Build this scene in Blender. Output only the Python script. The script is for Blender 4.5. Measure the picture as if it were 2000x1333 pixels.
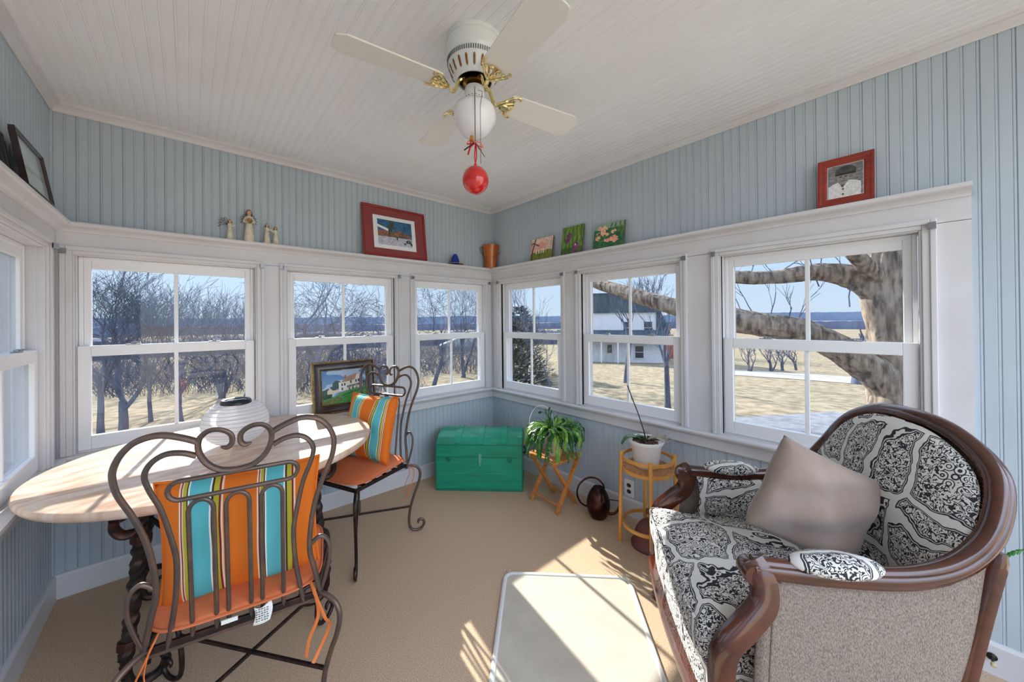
import bpy, bmesh, math, random
from math import sin, cos, pi, sqrt, atan2, radians
from mathutils import Vector, Matrix
for o in list(bpy.data.objects): bpy.data.objects.remove(o)
S = bpy.context.scene
COL = S.collection

# ------------------------------------------------------------------ camera
CAMH = 1.35
FPX, YAW, PITCH, ROLL, HY = 709.08, 0.7283, 0.0041, -0.0095, 623.05
XR, YB, XL = 2.2665, 2.8413, -0.5042      # wall planes of the sun room
CEIL = 2.45
cam_d = bpy.data.cameras.new('camera'); cam = bpy.data.objects.new('camera', cam_d); COL.objects.link(cam)
_F = Vector((sin(YAW)*cos(PITCH), cos(YAW)*cos(PITCH), sin(PITCH)))
_R = Vector((cos(YAW), -sin(YAW), 0)); _U = _R.cross(_F)
_R2 = _R*cos(ROLL)+_U*sin(ROLL); _U2 = -_R*sin(ROLL)+_U*cos(ROLL)
cam.matrix_world = Matrix(((_R2.x, _U2.x, -_F.x, 0), (_R2.y, _U2.y, -_F.y, 0), (_R2.z, _U2.z, -_F.z, CAMH), (0, 0, 0, 1)))
cam_d.sensor_width = 36; cam_d.lens = 36*FPX/2000; cam_d.shift_y = -(666.5-HY)/2000; cam_d.clip_start = .02; cam_d.clip_end = 2000
S.camera = cam

# ------------------------------------------------------------------ light
SUNDIR = Vector((0.17, 1.0, 0.53)).normalized()
w = bpy.data.worlds.new('world'); S.world = w; w.use_nodes = True
nt = w.node_tree; nt.nodes.clear()
tc = nt.nodes.new('ShaderNodeTexCoord'); sep = nt.nodes.new('ShaderNodeSeparateXYZ'); rmp = nt.nodes.new('ShaderNodeValToRGB')
bg = nt.nodes.new('ShaderNodeBackground'); out = nt.nodes.new('ShaderNodeOutputWorld')
nt.links.new(tc.outputs['Generated'], sep.inputs[0]); nt.links.new(sep.outputs['Z'], rmp.inputs[0])
nt.links.new(rmp.outputs[0], bg.inputs[0]); nt.links.new(bg.outputs[0], out.inputs[0])
e = rmp.color_ramp.elements
e[0].position = 0.0; e[0].color = (1.10, 1.30, 1.50, 1)
e[1].position = .75; e[1].color = (1.9, 2.3, 3.0, 1)
a = e.new(.16); a.color = (1.0, 1.32, 1.70, 1)
a = e.new(.34); a.color = (2.1, 2.45, 3.0, 1)
bg.inputs[1].default_value = 1.0
sun_d = bpy.data.lights.new('sun', 'SUN'); sun_d.energy = 20.0; sun_d.angle = radians(.6); sun_d.color = (1, .93, .82)
sun = bpy.data.objects.new('sun', sun_d); COL.objects.link(sun)
sun.rotation_euler = SUNDIR.to_track_quat('Z', 'Y').to_euler()
S.view_settings.view_transform = 'Standard'; S.view_settings.look = 'None'
S.view_settings.exposure = 0.9; S.view_settings.gamma = 1.0; S.view_settings.use_curve_mapping = False

# ------------------------------------------------------------------ material helpers
def lin(c):
    return tuple((x/12.92 if x <= .04045 else ((x+.055)/1.055)**2.4) for x in (v/255 for v in c))
MATS = {}
def mat(name, rgb, rough=.5, metal=0, spec=.5, alpha=None, noise=None, bump=None, coat=0, trans=0, sheen=0, coord='Object'):
    """rgb in 0-255 display values; noise=(scale, rgb2, stretch xyz, detail); bump=(scale, strength, stretch)"""
    if name in MATS: return MATS[name]
    m = bpy.data.materials.new(name); m.use_nodes = True; MATS[name] = m
    n = m.node_tree; b = n.nodes['Principled BSDF']
    c = lin(rgb)+(1,)
    b.inputs['Base Color'].default_value = c; b.inputs['Roughness'].default_value = rough
    b.inputs['Metallic'].default_value = metal; b.inputs['Specular IOR Level'].default_value = spec
    b.inputs['Coat Weight'].default_value = coat; b.inputs['Transmission Weight'].default_value = trans
    if sheen: b.inputs['Sheen Weight'].default_value = sheen
    def tex(scale, stretch, detail=3):
        t = n.nodes.new('ShaderNodeTexCoord'); mp = n.nodes.new('ShaderNodeMapping'); q = n.nodes.new('ShaderNodeTexNoise')
        mp.inputs['Scale'].default_value = stretch or (1, 1, 1)
        q.inputs['Scale'].default_value = scale; q.inputs['Detail'].default_value = detail
        n.links.new(t.outputs[coord], mp.inputs[0]); n.links.new(mp.outputs[0], q.inputs['Vector']); return q
    if noise:
        q = tex(noise[0], noise[2] if len(noise) > 2 else None, noise[3] if len(noise) > 3 else 3)
        r = n.nodes.new('ShaderNodeValToRGB'); n.links.new(q.outputs['Fac'], r.inputs[0])
        r.color_ramp.elements[0].position = .36; r.color_ramp.elements[0].color = c
        r.color_ramp.elements[1].position = .66; r.color_ramp.elements[1].color = lin(noise[1])+(1,)
        n.links.new(r.outputs[0], b.inputs['Base Color'])
    if bump:
        q = tex(bump[0], bump[2] if len(bump) > 2 else None)
        bb = n.nodes.new('ShaderNodeBump'); bb.inputs['Strength'].default_value = bump[1]; bb.inputs['Distance'].default_value = .0015
        n.links.new(q.outputs['Fac'], bb.inputs['Height']); n.links.new(bb.outputs[0], b.inputs['Normal'])
    return m

# ------------------------------------------------------------------ mesh helpers
class MB:
    def __init__(s): s.v = []; s.f = []; s.c = []; s.mi = []
    def add(s, vs, fs, mi=0):
        o = len(s.v); s.v += [tuple(p) for p in vs]; s.f += [tuple(i+o for i in f) for f in fs]; s.mi += [mi]*len(fs); return s
    def box(s, a, b, mi=0):
        x0, y0, z0 = (min(a[i], b[i]) for i in range(3)); x1, y1, z1 = (max(a[i], b[i]) for i in range(3))
        return s.add([(x0, y0, z0), (x1, y0, z0), (x1, y1, z0), (x0, y1, z0), (x0, y0, z1), (x1, y0, z1), (x1, y1, z1), (x0, y1, z1)],
                     [(3, 2, 1, 0), (4, 5, 6, 7), (0, 1, 5, 4), (1, 2, 6, 5), (2, 3, 7, 6), (3, 0, 4, 7)], mi)
    def bar(s, p, q, wx, wy, up=(0, 0, 1), mi=0):
        p = Vector(p); q = Vector(q); d = (q-p).normalized(); u = Vector(up)
        if abs(d.dot(u)) > .98: u = Vector((1, 0, 0))
        a = d.cross(u).normalized(); b = a.cross(d).normalized()
        vs = [c+a*sx*wx/2+b*sy*wy/2 for c in (p, q) for sx, sy in ((-1, -1), (1, -1), (1, 1), (-1, 1))]
        return s.add(vs, [(3, 2, 1, 0), (4, 5, 6, 7), (0, 1, 5, 4), (1, 2, 6, 5), (2, 3, 7, 6), (3, 0, 4, 7)], mi)
    def tube(s, pts, r, n=8, closed=False, flat=1.0, up=None, mi=0, twist=0):
        P = [Vector(p) for p in pts]; N = len(P)
        if not hasattr(r, '__len__'): r = [r]*N
        T = []
        for i in range(N):
            if closed: d = P[(i+1) % N]-P[i-1]
            else: d = P[min(i+1, N-1)]-P[max(i-1, 0)]
            if d.length < 1e-9: d = Vector((0, 0, 1))
            T.append(d.normalized())
        if up is not None: a = T[0].cross(Vector(up))
        else: a = T[0].orthogonal()
        if a.length < 1e-6: a = T[0].orthogonal()
        a.normalize(); vs = []; 
        for i in range(N):
            if up is not None:
                a2 = T[i].cross(Vector(up))
                if a2.length > .05: a2.normalize(); a = a2 if a2.dot(a) > -.2 else -a2
            a = (a-T[i]*a.dot(T[i])).normalized(); b = T[i].cross(a)
            for k in range(n):
                t = 2*pi*(k+.5)/n + twist*i
                vs.append(P[i]+(a*cos(t)+b*sin(t)*flat)*r[i])
        fs = []
        for i in range(N if closed else N-1):
            for k in range(n):
                j = (i+1) % N; k2 = (k+1) % n
                fs.append((i*n+k, i*n+k2, j*n+k2, j*n+k))
        if not closed: fs += [tuple(reversed(range(n))), tuple((N-1)*n+k for k in range(n))]
        return s.add(vs, fs, mi)
    def lathe(s, prof, n=32, c=(0, 0, 0), M=None, mi=0, cap=True):
        vs = []
        for r, z in prof:
            for k in range(n):
                t = 2*pi*k/n; p = Vector((r*cos(t), r*sin(t), z))
                if M: p = M @ p
                vs.append(p+Vector(c))
        fs = []
        for i in range(len(prof)-1):
            for k in range(n): fs.append((i*n+k, i*n+(k+1) % n, (i+1)*n+(k+1) % n, (i+1)*n+k))
        if cap: fs += [tuple(reversed(range(n))), tuple((len(prof)-1)*n+k for k in range(n))]
        return s.add(vs, fs, mi)
    def prism(s, poly, d0, d1, axis='y', mi=0):
        """poly of 2D points; extruded along axis from d0 to d1"""
        n = len(poly)
        def m(p, d): return {'y': (p[0], d, p[1]), 'x': (d, p[0], p[1]), 'z': (p[0], p[1], d)}[axis]
        vs = [m(p, d0) for p in poly]+[m(p, d1) for p in poly]
        fs = [tuple(range(n)), tuple(reversed(range(n, 2*n)))]+[(i, i+n, (i+1) % n+n, (i+1) % n) for i in range(n)]
        return s.add(vs, fs, mi)
    def grid(s, fn, nu, nv, closeu=False, mi=0):
        vs = [fn(i/(nu-(0 if closeu else 1)) if nu > 1 else 0, j/(nv-1)) for j in range(nv) for i in range(nu)]
        fs = []
        for j in range(nv-1):
            for i in range(nu if closeu else nu-1):
                i2 = (i+1) % nu; fs.append((j*nu+i, j*nu+i2, (j+1)*nu+i2, (j+1)*nu+i))
        return s.add(vs, fs, mi)
    def xf(s, M):
        s.v = [tuple(M @ Vector(p)) for p in s.v]; return s
    def ellipsoid(s, c, r, nu=20, nv=12, mi=0):
        return s.grid(lambda u, v: (c[0]+r[0]*cos(2*pi*u)*sin(pi*(v*.998+.001)), c[1]+r[1]*sin(2*pi*u)*sin(pi*(v*.998+.001)), c[2]-r[2]*cos(pi*v)), nu, nv, True, mi)
    def build(s, name, m, parent=None, smooth=False, bevel=0, seg=2, subsurf=0, fixn=True):
        me = bpy.data.meshes.new(name); me.from_pydata(s.v, [], s.f)
        ms = m if isinstance(m, (list, tuple)) else [m]
        for x in ms: me.materials.append(x)
        if len(ms) > 1: me.polygons.foreach_set('material_index', s.mi)
        if fixn:
            bm = bmesh.new(); bm.from_mesh(me); bmesh.ops.recalc_face_normals(bm, faces=bm.faces); bm.to_mesh(me); bm.free()
        if smooth: me.polygons.foreach_set('use_smooth', [True]*len(me.polygons))
        me.update()
        o = bpy.data.objects.new(name, me); COL.objects.link(o)
        if parent: o.parent = parent
        if bevel:
            b = o.modifiers.new('bevel', 'BEVEL'); b.width = bevel; b.segments = seg; b.limit_method = 'ANGLE'; b.angle_limit = radians(40)
            b.harden_normals = False
        if subsurf:
            b = o.modifiers.new('sub', 'SUBSURF'); b.levels = subsurf; b.render_levels = subsurf
        if smooth and not subsurf:
            try: me.set_sharp_from_angle(angle=radians(42))
            except Exception: pass
        return o
def tag(o, label, cat, group=None, kind=None):
    if label: o['label'] = label
    if cat: o['category'] = cat
    if group: o['group'] = group
    if kind: o['kind'] = kind
    return o
def thing(name, label, cat, loc=(0, 0, 0), rz=0, group=None, rot=None):
    o = bpy.data.objects.new(name, None); COL.objects.link(o); o.location = loc; o.rotation_euler = rot or (0, 0, rz)
    o.empty_display_size = .1
    return tag(o, label, cat, group)
def struct(o): o['kind'] = 'structure'; return o
def dup(root):
    r = root.copy(); COL.objects.link(r)
    for ch in list(root.children):
        c = ch.copy(); COL.objects.link(c); c.parent = r
        for g in list(ch.children):
            d = g.copy(); COL.objects.link(d); d.parent = c
    return r
def smoothpts(P, n=6, closed=False):
    """Catmull-Rom through points"""
    P = [Vector(p) for p in P]; N = len(P); o = []
    rng = range(N if closed else N-1)
    for i in rng:
        if closed: a, b, c, d = P[i-1], P[i], P[(i+1) % N], P[(i+2) % N]
        else: a, b, c, d = P[max(i-1, 0)], P[i], P[i+1], P[min(i+2, N-1)]
        for k in range(n):
            t = k/n
            o.append(.5*((2*b)+(c-a)*t+(2*a-5*b+4*c-d)*t*t+(3*b-a-3*c+d)*t**3))
    if not closed: o.append(P[-1])
    return o
def dir_px(u, depth, v=None):
    """ground position (x, y) at a bearing given by a picture column and a depth in metres"""
    r = _F*FPX+_R2*(u-1000); r = r*(depth/FPX); return Vector((r.x, r.y))

# ------------------------------------------------------------------ materials
M_wall = mat('painted_beadboard_pale_blue', (182, 194, 204), .5, noise=(2.2, (176, 188, 199)))
M_wallL = M_wall
M_ceil = mat('painted_ceiling_white', (244, 245, 247), .5, noise=(1.6, (238, 238, 238)))
M_trim = mat('white_gloss_trim', (216, 216, 220), .35, noise=(4, (210, 208, 210)))
M_vinyl = mat('white_vinyl', (236, 237, 240), .3)
M_iron = mat('rusty_brown_iron', (92, 83, 79), .42, metal=.55, noise=(22, (114, 92, 80)), bump=(90, .35))
M_irondark = mat('blackened_iron', (42, 42, 46), .38, metal=.7, noise=(30, (78, 58, 50)), bump=(60, .4))
M_dark = mat('black_plastic', (24, 26, 28), .35)

def glass_mat(name, tint=(1, 1, 1), refl=1.0):
    m = bpy.data.materials.new(name); m.use_nodes = True; n = m.node_tree; n.nodes.clear()
    o = n.nodes.new('ShaderNodeOutputMaterial'); mx = n.nodes.new('ShaderNodeMixShader'); t = n.nodes.new('ShaderNodeBsdfTransparent')
    g = n.nodes.new('ShaderNodeBsdfGlossy'); f = n.nodes.new('ShaderNodeFresnel'); f.inputs[0].default_value = 1.5
    mu = n.nodes.new('ShaderNodeMath'); mu.operation = 'MULTIPLY'; mu.inputs[1].default_value = refl
    g.inputs['Roughness'].default_value = .02; t.inputs[0].default_value = tint+(1,)
    ge = n.nodes.new('ShaderNodeNewGeometry'); iv = n.nodes.new('ShaderNodeMath'); iv.operation = 'SUBTRACT'; iv.inputs[0].default_value = 1
    m2 = n.nodes.new('ShaderNodeMath'); m2.operation = 'MULTIPLY'; tm = n.nodes.new('ShaderNodeMixRGB'); tm.inputs[1].default_value = tint+(1,); tm.inputs[2].default_value = (1, 1, 1, 1)
    n.links.new(ge.outputs['Backfacing'], iv.inputs[1]); n.links.new(ge.outputs['Backfacing'], tm.inputs[0]); n.links.new(tm.outputs[0], t.inputs[0])
    n.links.new(f.outputs[0], mu.inputs[0]); n.links.new(mu.outputs[0], m2.inputs[0]); n.links.new(iv.outputs[0], m2.inputs[1]); n.links.new(m2.outputs[0], mx.inputs[0])
    n.links.new(t.outputs[0], mx.inputs[1]); n.links.new(g.outputs[0], mx.inputs[2]); n.links.new(mx.outputs[0], o.inputs[0]); return m
M_glass = glass_mat('window_glass', (.305, .322, .335))

# ------------------------------------------------------------------ room shell
def bead_profile(a, b, step=.0405, depth=.004, i0=None, i1=None):
    """(s, d) outline along a wall: board faces with a V groove at every step"""
    pts = []; n = int(round((b-a)/step)); st = (b-a)/n; lo = i0 or 0; n = i1 or n
    for i in range(lo, n):
        s0 = a+i*st; g = .0030 if i % 2 == 0 else .0022; dd = depth if i % 2 == 0 else depth*.7
        pts += [(s0, dd), (s0+g, 0), (s0+g+.004, 0), (s0+g+.0055, dd*.5), (s0+g+.007, 0), (s0+st-g, 0)]
    pts.append((a+n*st, depth)); return pts
def bead_wall(mb, prof, z0, z1, mp, ext=.0):
    """mp(s, d, z) -> world ; d = outward depth"""
    n = len(prof)
    vs = [mp(s_, d, z0) for s_, d in prof]+[mp(s_, d, z1) for s_, d in prof]
    mb.add(vs, [(i, i+1, n+i+1, n+i) for i in range(n-1)])
    s0, s1 = prof[0][0], prof[-1][0]
    s0 -= ext; s1 += ext
    o = [mp(s0, .005, z0), mp(s1, .005, z0), mp(s1, .005, z1), mp(s0, .005, z1), mp(s0, .12, z0), mp(s1, .12, z0), mp(s1, .12, z1), mp(s0, .12, z1)]
    mb.add(o, [(0, 1, 2, 3), (4, 5, 6, 7), (0, 1, 5, 4), (1, 2, 6, 5), (2, 3, 7, 6), (3, 0, 4, 7)])
YF = -1.3                                          # the room is built this far behind the camera
back_mp = lambda s_, d, z: (s_, YB+d, z)
right_mp = lambda s_, d, z: (XR+d, s_, z)
left_mp = lambda s_, d, z: (XL-d, s_, z)
WB = [-.052, .872, 1.797]; WR = [2.298, 1.347, .370]; WL = [2.245, 1.30, .355, -.59]  # left-wall windows after the first are unseen, added to let daylight in
ZW0, ZW1 = .60, 1.80
def wall_obj(name, mp, a, b, centers, full=None):
    mb = MB()
    bead_wall(mb, bead_profile(a, b), -.02, .62, mp, .003)
    bead_wall(mb, bead_profile(a, b), 1.82, CEIL+.02, mp, .003)
    hw = .386; cs = sorted(centers); prev = a; lo, hi = a, b
    if full: 
        nb = int(round((b-a)/.0405)); k1 = int((full[1]-a)/((b-a)/nb))+1; bead_wall(mb, bead_profile(a, b, i1=k1), .62, 1.82, mp); prev = a+k1*(b-a)/nb
    # solid studs between the openings
    def slab(s0, s1, z0, z1):
        if s1-s0 < .004: return
        p = [mp(s_, d, z) for z in (z0, z1) for d in (.0, .12) for s_ in (s0, s1)]
        mb.add(p, [(0, 1, 3, 2), (4, 5, 7, 6), (0, 1, 5, 4), (2, 3, 7, 6), (0, 2, 6, 4), (1, 3, 7, 5)])
    for c in cs+[None]:
        e1 = b if c is None else c-hw
        slab(prev, e1, .62, 1.82)
        if c is not None:
            slab(c-hw, c+hw, 1.722, 1.82); slab(c-hw, c+hw, .62, .69); prev = c+hw
    return struct(mb.build(name, M_wall))
wall_obj('wall_back', back_mp, XL, XR, WB)
wall_obj('wall_right', right_mp, YF, YB, WR, full=(YF, -.15))
wall_obj('wall_left', left_mp, YF, YB, WL)
mb = MB()
for x, y in ((XR-.007, YB-.007), (XL, YB-.007)): mb.box((x, y, 0), (x+.0075, y+.0075, CEIL))
struct(mb.build('wall_corners', M_wall))
# floor & ceiling
M_carpet = mat('tan_carpet', (214, 188, 160), .95, spec=.1, noise=(220, (178, 152, 126), (1, 1, 1), 4), bump=(420, .3))
mb = MB(); mb.box((XL-.1, YF, -.05), (XR+.1, YB+.1, 0)); struct(mb.build('floor', M_carpet))
mb = MB(); bead_wall(mb, bead_profile(XL-.02, XR+.02, .041, .003), YF, YB+.05, lambda s_, d, z: (s_, z, CEIL+d)); struct(mb.build('ceiling', M_ceil))
mb = MB(); mb.box((XL-.35, YF, CEIL+.13), (XR+.35, YB+.35, CEIL+.25)); 
mb.box((XL-.13, YF, CEIL), (XL-.005, YB+.12, CEIL+.14)); mb.box((XR+.005, YF, CEIL), (XR+.13, YB+.12, CEIL+.14)); mb.box((XL, YB+.005, CEIL), (XR, YB+.12, CEIL+.14))
struct(mb.build('trim_9', M_trim))

# sweep of a moulding profile along a wall; profile (d into the room, z)
def moulding(name, prof, mp, a, b, m=M_trim, mit0=0, mit1=0, bevel=0):
    n = len(prof); mb = MB()
    v0 = [mp(a+mit0*p[0], -p[0], p[1]) for p in prof]; v1 = [mp(b-mit1*p[0], -p[0], p[1]) for p in prof]
    mb.add(v0+v1, [tuple(range(n)), tuple(range(n, 2*n))]+[(i, (i+1) % n, n+(i+1) % n, n+i) for i in range(n)])
    return mb
crown = [(0, 2.408), (.006, 2.406), (.010, 2.412), (.012, 2.424), (.024, 2.434), (.034, 2.438), (.040, 2.446), (.040, CEIL+.003), (0, CEIL+.003)]
base = [(-.004, -.001), (.016, -.001), (.016, .108), (.012, .116), (.006, .119), (-.004, .119)]
for nm, mp, a, b, m0, m1 in (('back', back_mp, XL, XR, 1, 1), ('right', right_mp, YF, YB, 0, 1), ('left', left_mp, YF, YB, 0, 1)):
    struct(moulding('c', crown, mp, a, b, mit0=m0, mit1=m1).build('trim_%d' % {'back': 1, 'right': 2, 'left': 3}[nm], M_trim))
    struct(moulding('b', base, mp, a, b, mit0=m0, mit1=m1).build('baseboard_'+nm, M_trim))
# fascia, casing boards, ledge, sill and apron of every windowed wall
def window_trim(idx, mp, a, b, cs, m0, m1):
    mb = MB()
    def slab(s0, s1, z0, z1, d0=-.02, d1=.0):
        p = [mp(s_, d, z) for z in (z0, z1) for d in (d0, d1) for s_ in (s0, s1)]
        mb.add(p, [(0, 1, 3, 2), (4, 5, 7, 6), (0, 1, 5, 4), (2, 3, 7, 6), (0, 2, 6, 4), (1, 3, 7, 5)])
    slab(a, b, 1.722, 1.842)
    prev = a
    for c in sorted(cs)+[None]:
        e1 = b if c is None else c-.372
        slab(prev, e1, .69, 1.724)
        prev = (c+.372) if c is not None else 0
    struct(mb.build('trim_%d' % idx, M_trim))
    ledge = [(0, 1.812), (.028, 1.812), (.031, 1.822), (.040, 1.830), (.052, 1.834), (.070, 1.838), (.076, 1.842), (.078, 1.850), (.076, 1.857), (0, 1.857)]
    struct(moulding('l', ledge, mp, a, b, mit0=m0, mit1=m1).build('trim_%d' % (idx+10), M_trim))
    sill = [(0, .672), (.05, .672), (.058, .676), (.060, .686), (.056, .694), (-.012, .697), (-.012, .672)]
    struct(moulding('s', sill, mp, a, b, mit0=m0, mit1=m1).build('trim_%d' % (idx+20), M_trim))
    apron = [(0, .594), (.014, .594), (.018, .600), (.018, .650), (.026, .660), (.030, .673), (0, .673)]
    struct(moulding('a', apron, mp, a, b, mit0=m0, mit1=m1).build('trim_%d' % (idx+30), M_trim))
window_trim(4, back_mp, XL, XR, WB, 1, 1)
window_trim(5, right_mp, -.138, YB, WR, 0, 1)
window_trim(6, left_mp, -1.1, YB, WL, 0, 1)

# ------------------------------------------------------------------ windows
M_metal = mat('brushed_grey_metal', (150, 152, 158), .35, metal=.8)
M_smoke = mat('dark_gasket', (70, 80, 84), .5)
def ringbox(mb, hw_o, z0o, z1o, hw_i, z0i, z1i, d0, d1, bottom=True):
    mb.box((-hw_o, d0, z0o), (-hw_i, d1, z1o)); mb.box((hw_i, d0, z0o), (hw_o, d1, z1o))
    mb.box((-hw_i, d0, z1i), (hw_i, d1, z1o))
    if bottom: mb.box((-hw_i, d0, z0o), (hw_i, d1, z0i))
def make_window(n, loc, rz, near=0):
    """local x along the wall, local +y outward, z up"""
    t = thing('window_%d' % n, None, None, loc, rz); t['kind'] = 'structure'
    fr = MB()
    ringbox(fr, .420, .696, 1.742, .402, .7, 1.722, -.040, .0, False)
    ringbox(fr, .4025, .696, 1.7225, .380, .7, 1.704, -.033, .0, False)
    ringbox(fr, .3805, .696, 1.7045, .372, .7, 1.699, -.024, .0, False)
    ringbox(fr, .388, .690, 1.724, .369, .705, 1.700, .0, .115)
    o = fr.build('window_frame', M_trim, t, bevel=.003)
    lo = MB(); ringbox(lo, .368, .706, 1.2385, .322, .776, 1.184, -.004, .028); lo.build('lower_sash', M_vinyl, t, bevel=.003)
    up = MB(); ringbox(up, .352, 1.196, 1.699, .3245, 1.236, 1.640, .034, .066)
    ringbox(up, .3685, .706, 1.6995, .352, .71, 1.68, .029, .066, False); up.build('upper_sash', M_vinyl, t, bevel=.003)
    g = MB(); g.box((-.323, .012, .775), (.323, .016, 1.185)); g.build('glass_pane', M_glass, t)
    g = MB(); g.box((-.326, .046, 1.235), (.326, .050, 1.641)); g.build('glass_pane', M_glass, t)
    b = MB(); b.box((-.009, .006, .776), (.009, .022, 1.184)); b.build('muntin', M_vinyl, t, bevel=.002)
    b = MB(); b.box((-.009, .040, 1.236), (.009, .056, 1.640)); b.build('muntin', M_vinyl, t, bevel=.002)
    for s_ in (-.17, .17):
        l = MB(); l.box((s_-.028, .0, 1.2385), (s_+.028, .022, 1.243)); l.lathe([(.010, 0), (.010, .006), (.006, .009)], 14, (s_, .010, 1.243))
        l.bar((s_, .008, 1.249), (s_+.028, -.002, 1.249), .006, .006); l.build('sash_lock', M_metal if s_ else M_vinyl, t, bevel=.001)
    for s_ in (-1, 1):
        l = MB(); x = s_*.408
        l.box((x-.011, -.044, 1.700), (x+.011, -.0405, 1.728)); l.box((x-s_*.011, -.060, 1.704), (x-s_*.0085, -.0405, 1.724)); l.box((x-.011, -.060, 1.700), (x+.011, -.044, 1.703))
        l.build('curtain_bracket', M_metal, t)
    return t
k = 1
for c in WB: make_window(k, (c, YB, 0), 0); k += 1
for c in sorted(WR, reverse=True): make_window(k, (XR, c, 0), -pi/2); k += 1
for c in WL: make_window(k, (XL, c, 0), pi/2); k += 1
# ================================================================== FURNITURE AND THINGS
M_orange = mat('orange_canvas', (222, 128, 84), .85, spec=.2, noise=(3, (210, 114, 72)), bump=(500, .25))
def stripe_mat():
    m = bpy.data.materials.new('striped_canvas'); m.use_nodes = True; n = m.node_tree; b = n.nodes['Principled BSDF']
    b.inputs['Roughness'].default_value = .85; b.inputs['Specular IOR Level'].default_value = .2
    t = n.nodes.new('ShaderNodeTexCoord'); sp = n.nodes.new('ShaderNodeSeparateXYZ'); ma = n.nodes.new('ShaderNodeMath'); ma.operation = 'MULTIPLY_ADD'
    ma.inputs[1].default_value = 1/.192; ma.inputs[2].default_value = 3.19; fr = n.nodes.new('ShaderNodeMath'); fr.operation = 'FRACT'
    r = n.nodes.new('ShaderNodeValToRGB'); r.color_ramp.interpolation = 'CONSTANT'
    stops = [(0, (226, 118, 40)), (.38, (240, 225, 205)), (.400, (150, 40, 40)), (.415, (240, 210, 180)), (.43, (190, 180, 60)), (.475, (60, 55, 45)), (.49, (245, 245, 240)),
             (.51, (98, 190, 200)), (.76, (245, 245, 240)), (.785, (60, 55, 45)), (.81, (190, 182, 60)), (.88, (140, 40, 45)), (.91, (245, 215, 190)), (.935, (226, 118, 40))]
    e = r.color_ramp.elements; e[0].position = 0; e[0].color = lin(stops[0][1])+(1,); e[1].position = stops[1][0]; e[1].color = lin(stops[1][1])+(1,)
    for p, c in stops[2:]:
        q = e.new(p); q.color = lin(c)+(1,)
    n.links.new(t.outputs['Object'], sp.inputs[0]); n.links.new(sp.outputs['X'], ma.inputs[0]); n.links.new(ma.outputs[0], fr.inputs[0])
    n.links.new(fr.outputs[0], r.inputs[0]); n.links.new(r.outputs[0], b.inputs['Base Color']); return m
M_stripe = stripe_mat()

def cushion_mesh(w_, d_, h_, n=22, pinch=.10, corner=.0, wob=.0, seed=1):
    """pillow lying in the local xz-plane (x width, z height, y thickness), knife edged"""
    rnd = random.Random(seed); ph = [rnd.uniform(0, 6) for _ in range(6)]
    mb = MB()
    def side(sg):
        def fn(u, v):
            a = 2*u-1; b = 2*v-1
            ex = 1-pinch*(1-abs(b)**2)*1.0; ez = 1-pinch*(1-abs(a)**2)*1.0
            x = a*ex*w_/2; z = b*ez*d_/2
            th = ((1-abs(a)**2.6)*(1-abs(b)**2.6))**.42*h_/2
            th *= 1+wob*(sin(5*a+ph[0]+3*b)*.5+sin(7*b+ph[1]-4*a)*.5)
            edge = max(abs(a), abs(b)) > .9999
            return (x, sg*th+ (0 if not edge else 0), z)
        return fn
    mb.grid(side(1), n, n); mb.grid(side(-1), n, n)
    return mb
def weld(o, d=.0004):
    bm = bmesh.new(); bm.from_mesh(o.data); bmesh.ops.remove_doubles(bm, verts=bm.verts, dist=d); bmesh.ops.recalc_face_normals(bm, faces=bm.faces)
    bm.to_mesh(o.data); bm.free(); o.data.polygons.foreach_set('use_smooth', [True]*len(o.data.polygons)); return o

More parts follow.
